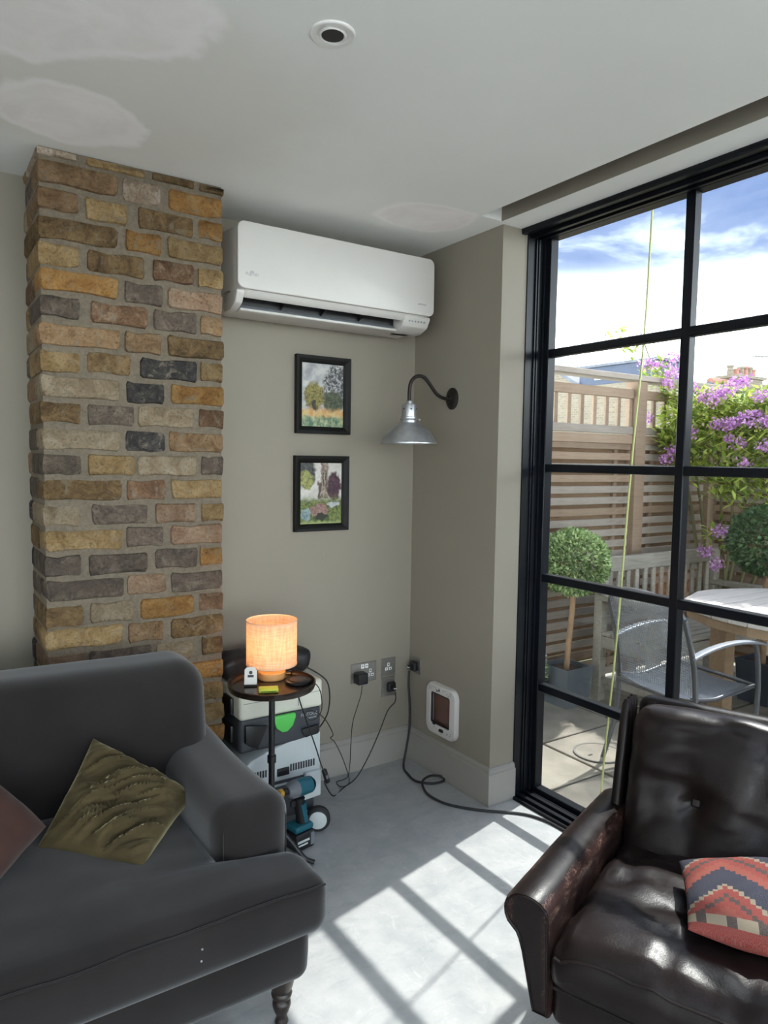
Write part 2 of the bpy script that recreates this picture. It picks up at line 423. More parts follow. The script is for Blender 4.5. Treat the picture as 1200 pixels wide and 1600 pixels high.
# ------------------------------------------------------------------ brick chimney breast: every brick its own piece
CX0, CX1, CY = .325, .893, 2.365
ch = thing('wall_chimney', 'exposed yellow stock brick chimney breast beside the air conditioner', 'brick wall', (CX0, CY, 0), kind='structure')
g = G().box(CX0+.005, CX1-.005, CY+.005, YB, 0, ZC)
g.build('mortar', M['mortar'], ch)
brick_meshes = []
for k in range(10):
    rr = random.Random(k); u = rr.uniform
    ol = [(-.46, -.5), (-.15+u(-.1, .1), -.5+u(-.03, .07)), (.2+u(-.1, .1), -.5+u(-.03, .07)), (.46, -.5), (.5, -.36), (.5, .34), (.465, .49), (.2+u(-.1, .1), .5+u(-.08, .03)), (-.2+u(-.1, .1), .5+u(-.08, .03)), (-.465, .5), (-.5, .36), (-.5, -.34)]
    ol = [(a+u(-.014, .014), b+u(-.05, .05)) for a, b in ol]; nn = len(ol)
    vs_ = [(a*.965, -.5+u(-.02, .02), b*.90) for a, b in ol]+[(a, -.44, b) for a, b in ol]+[(a, .5, b) for a, b in ol]
    fs = [tuple(range(nn))]+[(q, nn+q, nn+(q+1) % nn, (q+1) % nn) for q in range(nn)]+[(nn+q, 2*nn+q, 2*nn+(q+1) % nn, nn+(q+1) % nn) for q in range(nn)]
    gg = G().add(vs_, fs); me = gg.mesh('brick', smooth=True, angle=50)
    bq = bmesh.new(); bq.from_mesh(me); bmesh.ops.recalc_face_normals(bq, faces=bq.faces); bq.to_mesh(me); bq.free()
    brick_meshes.append(me)
bcopies = {}
def brick(x0, x1, y0, y1, z0, z1, code, rr):
    key = (rr.randrange(10), code)
    if key not in bcopies:
        me = brick_meshes[key[0]].copy(); me.name = 'brick'; me.materials.append(BR[code]); bcopies[key] = me
    o = bpy.data.objects.new('brick', bcopies[key]); COL.objects.link(o); o.parent = ch
    o.location = ((x0+x1)/2-CX0, (y0+y1)/2-CY, (z0+z1)/2); o.scale = (x1-x0, y1-y0, z1-z0)
    o.rotation_euler = (0, rr.uniform(-.012, .012), 0)
ROWS = ['wybb', 'two', 'tybo', 'boy', 'ybry', 'ogp', 'grgt', 'ttb', 'ybdy', 'ldo', 'bglr', 'ldt', 'gylg', 'bry', 'lgpy', 'ygp', 'gggo', 'gpg', 'blor', 'ytb', 'pglb', 'yto', 'bgty', 'tgy', 'lybo', 'ybt', 'gtyb', 'tyb', 'bygt', 'yot']
rr = random.Random(11)
PIT = .0783
for r, codes in enumerate(ROWS):
    zc = 2.216-(r-1)*PIT; z0, z1 = zc-.033, zc+.033
    if r == 0: z1 = ZC-.002
    if z0 < .004: z0 = .004
    if z1-z0 < .02: continue
    j = lambda s=.006: rr.uniform(-s, s)
    if len(codes) == 3: cuts = [0, .232+j(), .244+j(.004), .366+j(), .380+j(.004), .568]; sp = [(0, cuts[1]), (cuts[2]+.002, cuts[3]-.002), (cuts[4]+.004, .568)]
    else:
        a = .110+j(); b = .135+j(.01); c = .262+j(.012) if rr.random() < .6 else .31+j(.01); d = .285+j(.01) if c < .29 else .335; e = .470+j(.012); f = .486+j(.005)
        sp = [(0, a), (b, c), (d, e), (f, .568)]
    for i, (s, code) in enumerate(zip(sp, codes)):
        last = i == len(sp)-1; corner = i == 0 or last
        dy = (.108 if len(codes) == 3 else .22) if corner else .1
        oy = rr.uniform(-.004, .001)
        x0 = CX0+s[0]+(rr.uniform(-.004, .003) if i == 0 else 0); x1 = CX0+s[1]+(rr.uniform(-.003, .004) if last else 0)
        zz = rr.uniform(-.003, .003)
        brick(x0, x1, CY+oy, CY+dy, z0+zz, min(z1+zz, ZC-.001), code, rr)
    # the return faces
    y0 = CY+(.120 if len(codes) == 3 else .232)
    for (xa, xb) in ((CX0+rr.uniform(-.004, .003), CX0+.1), (CX1-.1, CX1+rr.uniform(-.003, .004))):
        brick(xa, xb, y0, YB-.002, z0, min(z1, ZC-.001), rr.choice('ggbtlrdyp'), rr)

# ------------------------------------------------------------------ glazed garden door (window_1)
XG = 2.15; BARZ = [.457, .913, 1.361, 1.818]; Y1 = 2.062; YCOL = [1.451-.62*k for k in range(8)]; YEND = YCOL[-1]
w1 = thing('window_1', 'black steel-look glazed sliding door with square panes onto the patio', 'glazed door', (XG, 0, 0), kind='structure')
g = G().box(2.033, 2.20, 2.09, 2.134, 0, 2.30)
for (a, b, d) in ((2.033, 2.040, .006), (2.078, 2.084, .007), (2.092, 2.098, .007), (2.118, 2.126, .012)): g.box(a, b, 2.09-d, 2.09, 0.012, 2.275)
g.build('door_jamb', M['black'], w1)
G().box(2.033, 2.20, YEND-.1, YEND-.05, 0, 2.30).build('door_jamb', M['black'], w1)
g = G().box(2.0, 2.20, YEND-.1, 2.09, 2.276, 2.33)
for (a, b, d) in ((2.0, 2.02, .010), (2.052, 2.068, .016), (2.094, 2.110, .016)): g.box(a, b, YEND-.05, 2.088, 2.276-d, 2.278)
g.build('door_head', M['black'], w1)
g = G().box(2.02, 2.20, YEND-.1, 2.135, -.06, .004)
for (a, b, h) in ((2.022, 2.030, .012), (2.042, 2.060, .020), (2.082, 2.100, .020), (2.112, 2.118, .014)): g.box(a, b, YEND-.05, 2.088, 0, h)
g.build('door_track', M['black'], w1)
for i, z in enumerate(BARZ): G().box(XG-.018, XG+.018, YEND, Y1, z-.016, z+.016).build('glazing_bar', M['black'], w1, bevel=.003, seg=1)
for y in YCOL[:-1]: G().box(XG-.019, XG+.019, y-.017, y+.017, .03, 2.272).build('glazing_bar', M['black'], w1, bevel=.003, seg=1)
G().box(XG-.022, XG+.022, Y1-.006, 2.09, .004, 2.276).build('door_stile', M['black'], w1, bevel=.003, seg=1)
G().box(XG-.022, XG+.022, YEND-.05, YEND+.01, .004, 2.276).build('door_stile', M['black'], w1, bevel=.003, seg=1)
G().box(XG-.022, XG+.022, YEND, Y1, .004, .032).build('door_rail', M['black'], w1, bevel=.003, seg=1)
G().box(XG-.022, XG+.022, YEND, Y1, 2.266, 2.276).build('door_rail', M['black'], w1)
zs = [.02]+BARZ+[2.27]; ys = [Y1]+YCOL
pm = {}
for a, b in zip(ys, ys[1:]):
    for c, d in zip(zs, zs[1:]):
        key = (round(a-b, 3), round(d-c, 3))
        if key not in pm: 
            me = G().box(-.003, .003, -(a-b)/2, (a-b)/2, -(d-c)/2, (d-c)/2).mesh('pane'); me.materials.append(M['glass']); pm[key] = me
        o = bpy.data.objects.new('pane', pm[key]); COL.objects.link(o); o.parent = w1; o.location = (0, (a+b)/2, (c+d)/2)
# unseen rooflight added over the rear of the room for more daylight (window_added_roof)
w2 = thing('window_added_roof', 'unseen rooflight added over the rear half of the room for fill daylight', 'rooflight', (-.7, -1.4, ZC+.28), kind='structure')
g = G().box(-2.96, -2.9, -3.36, .31, ZC+.27, ZC+.36).box(1.5, 1.56, -3.36, .31, ZC+.27, ZC+.36).box(-2.9, 1.5, -3.36, -3.3, ZC+.27, ZC+.36).box(-2.9, 1.5, .25, .31, ZC+.27, ZC+.36)
g.build('added_rooflight_frame', M['black'], w2)
for k in range(3):
    xa = -2.9+k*4.4/3; G().box(xa, xa+4.4/3, -3.3, .25, ZC+.31, ZC+.318).build('pane', M['glass'], w2)
    if k: G().box(xa-.025, xa+.025, -3.3, .25, ZC+.27, ZC+.35).build('glazing_bar', M['black'], w2)
# unseen glazed wall added behind the viewpoint to let in more daylight (window_added_rear)
w3 = thing('window_added_rear', 'unseen black framed glazed wall added at the rear of the room for fill daylight', 'glazed door', (-.6, -3.6, 0), kind='structure')
for z in (0., .457, .913, 1.361, 1.818, 2.255): G().box(-2.9, 1.7, -3.62, -3.58, z, z+.032).build('glazing_bar', M['black'], w3)
for k in range(8):
    xa = -2.9+k*4.6/7; G().box(xa-.02, xa+.02, -3.62, -3.58, 0, ZC).build('glazing_bar', M['black'], w3)
    if k < 7: G().box(xa, xa+4.6/7, -3.603, -3.597, .02, 2.27).build('pane', M['glass'], w3)
# ------------------------------------------------------------------ downlight
dl = thing('recessed_downlight', 'round white recessed ceiling downlight, unlit', 'downlight', (.772, 1.397, ZC))
prof = [(.024, .030), (.026, .004), (.030, -.001), (.0335, -.001), (.035, -.0035), (.046, -.004), (.0485, -.0015), (.049, .0)]
G().lathe([(.049, .0), (.0485, -.0035), (.046, -.005), (.035, -.0045), (.0335, -.002), (.030, -.002), (.027, -.006), (.0245, -.005), (.0240, .0), (.0240, -.0005)], 40, T(.772, 1.397, ZC), closed=False).build('bezel', M['white_trim'], dl, smooth=True, angle=30)
G().lathe([(.0239, -.0045), (.0239, -.0006)], 32, T(.772, 1.397, ZC), closed=True).build('baffle', M['dark_plastic'], dl, smooth=True)
# ------------------------------------------------------------------ air conditioner on the back wall
def text_obj(body, size, m, mat, parent, name='lettering', extrude=.0004):
    cu = bpy.data.curves.new(name, 'FONT'); cu.body = body; cu.size = size; cu.extrude = extrude; cu.align_x = 'CENTER'; cu.align_y = 'CENTER'
    ob = bpy.data.objects.new(name, cu); COL.objects.link(ob)
    dg = bpy.context.evaluated_depsgraph_get(); me = bpy.data.meshes.new_from_object(ob.evaluated_get(dg)); bpy.data.objects.remove(ob); bpy.data.curves.remove(cu)
    root = parent
    while root not in WM: root = root.parent
    me.transform(WM[root].inverted() @ m); me.materials.clear(); me.materials.append(mat); me.name = name
    o = bpy.data.objects.new(name, me); COL.objects.link(o); o.parent = parent; return o
AX0, AX1, AY, AZ0, AZ1 = .962, 1.826, 2.42, 1.915, 2.213
ac = thing('air_conditioner', 'white wall-mounted split air conditioner with its flap open, below the ceiling', 'air conditioner', ((AX0+AX1)/2, YB, AZ0))
# body: side profile extruded along X, sides rounded
def ac_body(x0, x1, prof, r, mat, name, nrow=4):
    n = len(prof); vs_ = []; fs = []; cols = []
    cy = sum(p[0] for p in prof)/n; cz = sum(p[1] for p in prof)/n
    for i in range(nrow+1):
        a = pi/2*i/nrow; cols.append((x0+r*(1-sin(a)), r*(1-cos(a))*-1))
    cols = [(x0+r*(1-cos(pi/2*i/nrow)), r*(1-sin(pi/2*i/nrow))) for i in range(nrow+1)]
    cols += [(x1-(c[0]-x0), c[1]) for c in cols[::-1]]
    for (x, ins) in cols:
        for (y, z) in prof:
            if y > YB-.02: vs_.append((x, y, z)); continue
            dy = min(ins, YB-y); vs_.append((x, y+ins, z+(ins if z < cz-.05 else -ins if z > cz+.1 else 0)*.6))
    for i in range(len(cols)-1):
        for j in range(n):
            j2 = (j+1) % n; fs.append((i*n+j, (i+1)*n+j, (i+1)*n+j2, i*n+j2))
    fs.append(tuple(range(n))); fs.append(tuple((len(cols)-1)*n+j for j in range(n-1, -1, -1)))
    return G().add(vs_, fs).build(name, mat, ac, smooth=True, angle=50, recalc=True)
body_prof = [(YB, AZ0+.012), (YB, AZ1), (AY+.035, AZ1), (AY+.012, AZ1-.006), (AY+.004, AZ1-.03), (AY+.002, 1.99), (AY+.016, 1.962), (AY+.030, 1.955), (AY+.055, 1.985), (AY+.115, 1.985), (AY+.105, 1.93), (AY+.075, AZ0+.004), (AY+.10, AZ0), (YB-.03, AZ0)]
ac_body(AX0+.004, AX1-.004, body_prof, .045, M['white_plastic'], 'housing')
# front panel
def rrect(w, h, r, n=6):
    out = []
    for (cx, cz, a0) in ((w/2-r, h/2-r, 0), (-w/2+r, h/2-r, 90), (-w/2+r, -h/2+r, 180), (w/2-r, -h/2+r, 270)):
        for i in range(n+1): a = radians(a0+90*i/n); out.append((cx+r*cos(a), cz+r*sin(a)))
    return out
G().prism(rrect(AX1-AX0-.004, .232, .026), -.006, .009, m=T((AX0+AX1)/2, AY, 1.981+.116-.002) @ RX(90)).build('front_panel', M['white_plastic'], ac, bevel=.004, seg=3, angle=50)
# outlet: dark cavity, fins, flap
G().box(1.0, 1.685, AY+.088, AY+.112, 1.935, 1.984).build('air_outlet', M['dark_plastic'], ac)
G().add([(1.0, AY+.078, 1.922), (1.685, AY+.078, 1.922), (1.685, AY+.10, 1.922), (1.0, AY+.10, 1.922), (1.0, AY+.082, 1.934), (1.685, AY+.082, 1.934), (1.685, AY+.11, 1.962), (1.0, AY+.11, 1.962)], [(0,3,2,1),(4,5,6,7),(0,1,5,4),(1,2,6,5),(2,3,7,6),(3,0,4,7)]).build('outlet_scroll', M['grey_plastic'], ac)
for k in range(3):
    x = 1.17+k*.172; G().add([(x, AY+.035, 1.962), (x+.003, AY+.035, 1.962), (x+.003, AY+.10, 1.932), (x, AY+.10, 1.932), (x, AY+.035, 1.981), (x+.003, AY+.035, 1.981), (x+.003, AY+.1, 1.981), (x, AY+.1, 1.981)], [(0,3,2,1),(4,5,6,7),(0,1,5,4),(1,2,6,5),(2,3,7,6),(3,0,4,7)]).build('fin', M['dark_plastic'], ac)
g = G().add([(1.0, AY+.058, 1.915), (1.685, AY+.058, 1.915), (1.685, AY+.092, 1.912), (1.0, AY+.092, 1.912), (1.0, AY+.056, 1.924), (1.685, AY+.056, 1.924), (1.685, AY+.092, 1.922), (1.0, AY+.092, 1.922)], [(0,3,2,1),(4,5,6,7),(0,1,5,4),(1,2,6,5),(2,3,7,6),(3,0,4,7)])
g.build('outlet_flap', M['white_plastic'], ac, bevel=.003)
# end cheeks each side of the outlet
for (xa, xb, nm) in ((AX0+.006, .998, 'end_cheek'), (1.69, AX1-.006, 'display_cheek')):
    pr = [(AY+.012, 1.980), (AY+.010, 1.968), (AY+.030, 1.935), (AY+.078, AZ0), (AY+.14, AZ0), (AY+.14, 1.98)]
    n = len(pr); vs_ = [(xa, y, z) for y, z in pr]+[(xb, y, z) for y, z in pr]
    o = G().add(vs_, [tuple(range(n)), tuple(range(2*n-1, n-1, -1))]+[(i, n+i, n+(i+1) % n, (i+1) % n) for i in range(n)]).build(nm, M['white_plastic'], ac, bevel=.005, recalc=True)
    if nm == 'display_cheek':
        for k in range(6): G().box(1.715+k*.015, 1.721+k*.015, AY+.0145, AY+.018, 1.953, 1.959).build('indicator', M['ink'], o)
text_obj('FUJITSU', .014, T(1.017, AY-.0094, 2.030) @ RX(90), M['ink'], ac)
text_obj('\u221e', .016, T(1.017, AY-.0094, 2.0385) @ RX(90), M['ink'], ac, 'emblem')
text_obj('AIRSTAGE', .0095, T(1.762, AY-.0094, 2.022) @ RX(90), M['ink'], ac)
# ------------------------------------------------------------------ two small framed paintings
def painting_mat(kind):
    t = MT('painting_'+kind); t.set('Roughness', .55)
    x, y, z = t.xyz()   # local metres: x across, z up
    d = t.node('ShaderNodeVectorMath', operation='MULTIPLY_ADD'); nn = t.node('ShaderNodeTexNoise'); nn.inputs['Scale'].default_value = 38; nn.inputs['Detail'].default_value = 4
    t.L.new(t.co, nn.inputs[0]); t.L.new(nn.outputs['Color'], d.inputs[0]); d.inputs[1].default_value = (.035, .035, .035); t.L.new(t.co, d.inputs[2])
    off = t.node('ShaderNodeVectorMath', operation='ADD'); t.L.new(d.outputs[0], off.inputs[0]); off.inputs[1].default_value = (-.0175, -.0175, -.0175)
    X, Y_, Z = t.xyz(off.outputs[0]); v = off.outputs[0]
    def ell(cx, cz, rx, rz, e=.25):
        a = t.math('MULTIPLY', t.math('SUBTRACT', X, cx), 1/rx); b = t.math('MULTIPLY', t.math('SUBTRACT', Z, cz), 1/rz)
        q = t.math('ADD', t.math('MULTIPLY', a, a), t.math('MULTIPLY', b, b)); return t.smooth(q, 1-e, 1+e, 1., 0.)
    def rect(x0, x1, z0, z1, e=.004):
        a = t.math('MULTIPLY', t.smooth(X, x0-e, x0+e), t.smooth(X, x1-e, x1+e, 1., 0.)); b = t.math('MULTIPLY', t.smooth(Z, z0-e, z0+e), t.smooth(Z, z1-e, z1+e, 1., 0.))
        return t.math('MULTIPLY', a, b)
    fine = t.noise(90, 5, .7, v); mid = t.noise(40, 4, .6, v)
    def dab(c1, c2, n=None): return t.ramp(n or fine, [(.38, c1), (.62, c2)])
    if kind == 'field':
        col = t.mix(t.smooth(t.noise(14, 4, .6, v), .35, .65), (.52, .52, .50), (.26, .26, .28))
        col = t.mix(t.math('MULTIPLY', ell(.062, .035, .062, .095), t.smooth(fine, .42, .55)), col, (.05, .05, .05))
        col = t.mix(ell(.05, -.03, .05, .05), col, dab((.02, .025, .018), (.10, .12, .06)))
        col = t.mix(ell(-.04, -.005, .048, .056), col, dab((.07, .06, .015), (.30, .26, .07)))
        col = t.mix(rect(-.2, .2, -.2, -.058, .012), col, dab((.50, .24, .06), (.56, .42, .20), mid))
        col = t.mix(rect(-.047, -.035, -.062, -.02), col, (.03, .022, .015))
        col = t.mix(rect(-.2, .2, -.2, -.088, .01), col, dab((.06, .14, .09), (.40, .42, .24), mid))
    else:
        col = t.mix(t.smooth(mid, .3, .7), (.46, .44, .40), (.60, .58, .54))
        col = t.mix(rect(.0, .034, -.02, .2, .003), col, dab((.12, .085, .06), (.42, .35, .28)))
        col = t.mix(rect(.008, .014, .03, .085, .002), col, (.06, .045, .04)); col = t.mix(rect(.021, .027, .03, .085, .002), col, (.06, .045, .04))
        col = t.mix(rect(-.014, .0, -.02, .05, .003), col, (.10, .06, .05))
        col = t.mix(ell(-.075, .085, .05, .065), col, dab((.015, .015, .022), (.08, .085, .08)))
        col = t.mix(ell(-.07, .055, .035, .04), col, dab((.10, .11, .03), (.36, .36, .12)))
        col = t.mix(ell(.062, .03, .034, .06), col, dab((.02, .008, .015), (.09, .03, .05)))
        col = t.mix(rect(-.2, .2, -.2, -.02, .02), col, dab((.03, .05, .015), (.20, .24, .06)))
        col = t.mix(ell(-.01, -.07, .045, .025), col, dab((.16, .09, .07), (.34, .20, .18)))
        col = t.mix(ell(.0, -.098, .03, .014), col, (.02, .025, .012))
        col = t.mix(ell(-.07, -.09, .022, .025), col, dab((.10, .16, .20), (.30, .38, .36)))
        col = t.mix(ell(.06, -.045, .03, .012), col, dab((.3, .33, .36), (.5, .5, .5)))
        col = t.mix(rect(-.2, .2, -.2, -.118, .006), col, (.28, .32, .12))
    t.color(col); t.bump(fine, .3, .002); return t.m
def picture(cx, z0, z1, kind, label):
    w = .255; cz = (z0+z1)/2; h = z1-z0
    p = thing('framed_painting', label, 'painting', (cx, YB, cz), group='framed paintings on the back wall')
    poly = [(0, 0), (.026, 0), (.030, .004), (.030, .010), (.022, .016), (.012, .020), (0, .022)]   # (outward from sight edge? width, depth)
    f = G(); fw = .030
    # mitred frame from four profile runs
    ow, oh = w/2, h/2; iw, ih = ow-fw, oh-fw; n = len(poly)
    vs_ = []; fs = []
    for (sx, sz) in ((-1, -1), (1, -1), (1, 1), (-1, 1)):
        for (a, b) in poly: vs_.append((sx*(ow-a), -b, sz*(oh-a)))
    # profile goes from the outer edge (a=0) in to the sight edge (a=.03)
    for q in range(4):
        q2 = (q+1) % 4
        for j in range(n):
            j2 = (j+1) % n; fs.append((q*n+j, q2*n+j, q2*n+j2, q*n+j2))
    G().add(vs_, fs).build('frame', M['frame'], p, world=False, recalc=True)
    o = G().box(-iw-.004, iw+.004, -.007, -.002, -ih-.004, ih+.004).build('canvas', painting_mat(kind), p, world=False)
    return p
M['frame'] = plain('black_frame', (.007, .0068, .006), .5, var=.2, scale=15, spec=.2)
picture(1.432, 1.488, 1.807, 'field', 'upper black-framed landscape painting of trees in an orange field')
picture(1.428, 1.082, 1.397, 'church', 'lower black-framed painting of a church tower above a garden')
G().lathe([(.004, 0), (.0038, .001), (.002, .002)], 8, T(1.44, YB, .985) @ RX(90)).build('screw_head', M['steel'])
tag(bpy.data.objects['screw_head'], 'tiny screw head in the wall below the lower painting', 'screw')

# ------------------------------------------------------------------ wall lamp on the return wall
LY, LX = 2.378, 1.683
wl = thing('wall_lamp', 'galvanised dome wall lamp on a dark swan-neck arm', 'wall lamp', (XJ, LY, 1.645))
G().lathe([(.0, .0), (.040, .0), (.040, .004), (.034, .009), (.022, .013), (.014, .015), (.012, .024), (.0, .024)], 28, T(XJ, LY, 1.645) @ RY(-90) @ Matrix.Diagonal((1.15, 1, 1, 1))).build('wall_plate', M['bronze'], wl, smooth=True)
for dz in (-.024, .024): G().lathe([(.004, 0), (.003, .003), (0, .003)], 8, T(XJ-.008, LY, 1.645+dz) @ RY(-90)).build('screw', M['steel'], wl)
arm = spline([(XJ-.02, LY, 1.645), (XJ-.05, LY, 1.645), (XJ-.085, LY, 1.660), (XJ-.12, LY, 1.697), (XJ-.15, LY, 1.723), (XJ-.185, LY, 1.725), (XJ-.212, LY, 1.705), (LX, LY, 1.67), (LX, LY, 1.605)], 5)
G().tube(arm, .0075, 10).build('arm', M['bronze'], wl, smooth=True)
G().lathe([(.0, .075), (.012, .075), (.014, .064), (.027, .062), (.030, .056), (.030, .012), (.034, .010), (.034, .0), (.0, .0)], 24, T(LX, LY, 1.548)).build('lamp_holder', M['galv'], wl, smooth=True, angle=35)
for a in range(6): G().lathe([(.0035, 0), (.0035, .001), (0, .001)], 8, T(LX, LY, 1.590) @ RZ(a*60+10) @ T(.0295, 0, 0) @ RY(90)).build('vent_hole', M['ink_dark'], wl)
g = G().lathe([(.037, -.0025), (.040, 0), (.037, .0025)], 24, T(LX, LY, 1.549)); g.build('collar_ring', M['galv'], wl, smooth=True)
for a in (0, 120, 240): G().tube([(LX+.03*cos(radians(a-30)), LY+.03*sin(radians(a-30)), 1.549), (LX+.046*cos(radians(a-30)), LY+.046*sin(radians(a-30)), 1.549)], .003, 8).build('thumb_screw', M['galv'], wl)
sp = [(.031, 1.548), (.032, 1.536), (.046, 1.531), (.066, 1.519), (.086, 1.500), (.101, 1.479), (.112, 1.460), (.1165, 1.455), (.1165, 1.451), (.1135, 1.452), (.099, 1.475), (.083, 1.496), (.062, 1.515), (.030, 1.528), (.0, 1.530)]
G().lathe([(r, z-1.5) for r, z in sp], 40, T(LX, LY, 1.5), closed=False).build('shade', M['galv'], wl, smooth=True, angle=35)
G().soft((.05, .05, .06), .024, (1, 1, 2), m=T(LX, LY, 1.495)).build('bulb', M['white_trim'], wl, smooth=True)

# ------------------------------------------------------------------ sockets
def socket(name, label, cx, cz, w, gangs, wall='back', plugs=(), h=.088):
    m = T(cx, YB, cz) if wall == 'back' else T(XJ, cx, cz) @ RZ(-90)
    p = thing(name, label, 'socket', tuple(m.translation), rz=0 if wall == 'back' else radians(-90), group='brushed steel wall sockets')
    G().box(-w/2, w/2, -.004, 0, -h/2, h/2).build('faceplate', M['steel'], p, world=False, bevel=.0012, seg=1)
    for gx, gz in gangs:
        q = G().box(gx-.017, gx+.017, -.0048, -.003, gz-.019, gz+.019).build('socket_insert', M['steel'], p, world=False)
        for (dx, dz, a, b) in ((0, .011, .0062, .0085), (-.0105, -.008, .0075, .0065), (.0105, -.008, .0075, .0065)):
            s_ = G().box(gx+dx-a, gx+dx+a, -.0056, -.004, gz+dz-b, gz+dz+b).build('pin_surround', M['socket_white'], q, world=False, bevel=.0015, seg=1)
        for (dx, dz, a, b) in ((0, .012, .0022, .004), (-.0105, -.008, .0036, .002), (.0105, -.008, .0036, .002)):
            G().box(gx+dx-a, gx+dx+a, -.0060, -.005, gz+dz-b, gz+dz+b).build('pin_hole', M['ink_dark'], q, world=False)
    for sx in (-1, 1): G().lathe([(.003, 0), (.0025, .001), (0, .001)], 8, T(sx*(w/2-.012), -.004, 0) @ RX(90)).build('screw', M['steel'], p, world=False)
    return p
s2 = socket('double_socket', 'double brushed steel socket with a black charger plugged in', 1.653, .4385, .132, [(.034, -.008)], h=.087)
for (sx) in (-.008, .013): 
    G().box(sx-.008, sx+.008, -.0075, -.004, .018, .037).build('rocker_switch', M['socket_white'], s2, world=False, bevel=.001, seg=1)
    G().box(sx-.003, sx+.003, -.0082, -.007, .027, .031).build('switch_mark', M['ink_dark'], s2, world=False)
socket('single_socket', 'single brushed steel socket with white insert, empty, above the other single', 1.784, .4435, .077, [(0, 0)], h=.082)
s3 = socket('single_socket', 'single brushed steel socket holding a plug, below the empty one', 1.785, .352, .073, [], h=.09)
s4 = socket('single_socket', 'single brushed steel socket with black plug on the return wall', 2.603, .446, .076, [], 'jut', h=.075)
ch_ = thing('plug_charger', 'black cube plug-top charger in the double socket', 'charger', (1.623, YB-.004, .425))
G().soft((.052, .045, .05), .007, (1, 1, 1), m=T(1.624, YB-.028, .422)).build('charger_body', M['dark_plastic'], ch_, smooth=True)
G().box(1.616, 1.632, YB-.046, YB-.034, .394, .398).build('charger_port', M['grey_plastic'], ch_)
def plug(name, label, m):
    p = thing(name, label, 'plug', tuple(m.translation))
    W = WM[p]
    G().soft((.044, .022, .044), .009, (1, 1, 1), m=m @ T(.0, -.011, 0)).build('plug_body', M['dark_plastic'], p, smooth=True)
    G().soft((.022, .020, .020), .006, (1, 1, 1), m=m @ T(0, -.030, -.002)).build('plug_grip', M['dark_plastic'], p, smooth=True)
    G().box(-.006, .010, -.0415, -.040, -.003, .001, m=m).build('fuse_mark', M['socket_white'], p)
    return p
plug('mains_plug', 'black three-pin plug in the lower single socket on the back wall', T(1.795, YB-.004, .352))
plug('mains_plug', 'black three-pin plug in the socket on the return wall', T(XJ-.004, 2.603, .443) @ RZ(-90))

# ------------------------------------------------------------------ cables
def cable(name, pts, r, label, cat='cable', mat='rubber'):
    pts = [Vector((p[0], p[1], max(p[2], r+.001))) for p in pts]
    o = G().tube(spline(pts, 7), r, 7).build(name, M[mat], None, smooth=True)
    move_base(o, pts[0]); return tag(o, label, cat)
cable('charger_cable', [(1.624, 2.618, .396), (1.612, 2.605, .36), (1.595, 2.61, .30), (1.573, 2.61, .234), (1.565, 2.61, .136), (1.556, 2.60, .06), (1.530, 2.58, .012), (1.478, 2.58, .004), (1.475, 2.53, .004), (1.515, 2.535, .016), (1.512, 2.58, .09), (1.459, 2.56, .186), (1.39, 2.48, .25), (1.30, 2.30, .345), (1.250, 2.27, .42), (1.205, 2.262, .46), (1.165, 2.25, .475), (1.15, 2.235, .462), (1.175, 2.225, .447), (1.215, 2.235, .475), (1.20, 2.23, .56), (1.14, 2.24, .612)], .0019, 'thin black charger cable hanging from the double socket to the side table')
cable('lamp_cord', [(1.795, 2.606, .338), (1.783, 2.590, .30), (1.750, 2.60, .26), (1.704, 2.60, .165), (1.640, 2.585, .076), (1.566, 2.56, .012), (1.48, 2.52, .004), (1.40, 2.47, .008), (1.30, 2.36, .13), (1.250, 2.262, .205), (1.225, 2.255, .262), (1.202, 2.255, .333), (1.164, 2.255, .438), (1.137, 2.255, .514), (1.120, 2.258, .59), (1.128, 2.262, .625), (1.075, 2.245, .632)], .0025, 'black lamp cord from the lower plug up to the side table')
sw = thing('inline_switch', 'black inline switch on the lamp cord beside the dust extractor', 'switch', (1.254, 2.262, .205))
G().soft((.020, .018, .060), .008, (1, 1, 2), m=T(1.250, 2.262, .208) @ RY(-18)).build('switch_body', M['dark_plastic'], sw, smooth=True)
G().soft((.010, .006, .016), .003, (1, 1, 1), m=T(1.250, 2.252, .208) @ RY(-18)).build('switch_rocker', M['grey_plastic'], sw, smooth=True)
cable('looped_cord', [(1.21, 2.42, .60), (1.268, 2.40, .568), (1.325, 2.40, .52), (1.340, 2.40, .463), (1.335, 2.40, .400), (1.315, 2.40, .36), (1.306, 2.42, .33)], .0028, 'black cord drooping from the bag down the side of the dust extractor')
cable('thick_cable', [(XJ-.038, 2.603, .425), (XJ-.042, 2.60, .36), (1.862, 2.585, .26), (1.855, 2.575, .17), (1.835, 2.57, .08), (1.80, 2.54, .015), (1.782, 2.48, .006), (1.772, 2.404, .006), (1.815, 2.352, .006), (1.870, 2.345, .006), (1.890, 2.37, .010), (1.845, 2.395, .017), (1.785, 2.375, .016), (1.758, 2.33, .006), (1.741, 2.264, .006), (1.759, 2.169, .006), (1.838, 2.065, .006), (1.950, 1.965, .006), (1.99, 1.897, .006), (2.004, 1.82, .006), (2.0, 1.70, .006)], .0052, 'thick black cable from the return wall socket looping over the floor to the door')

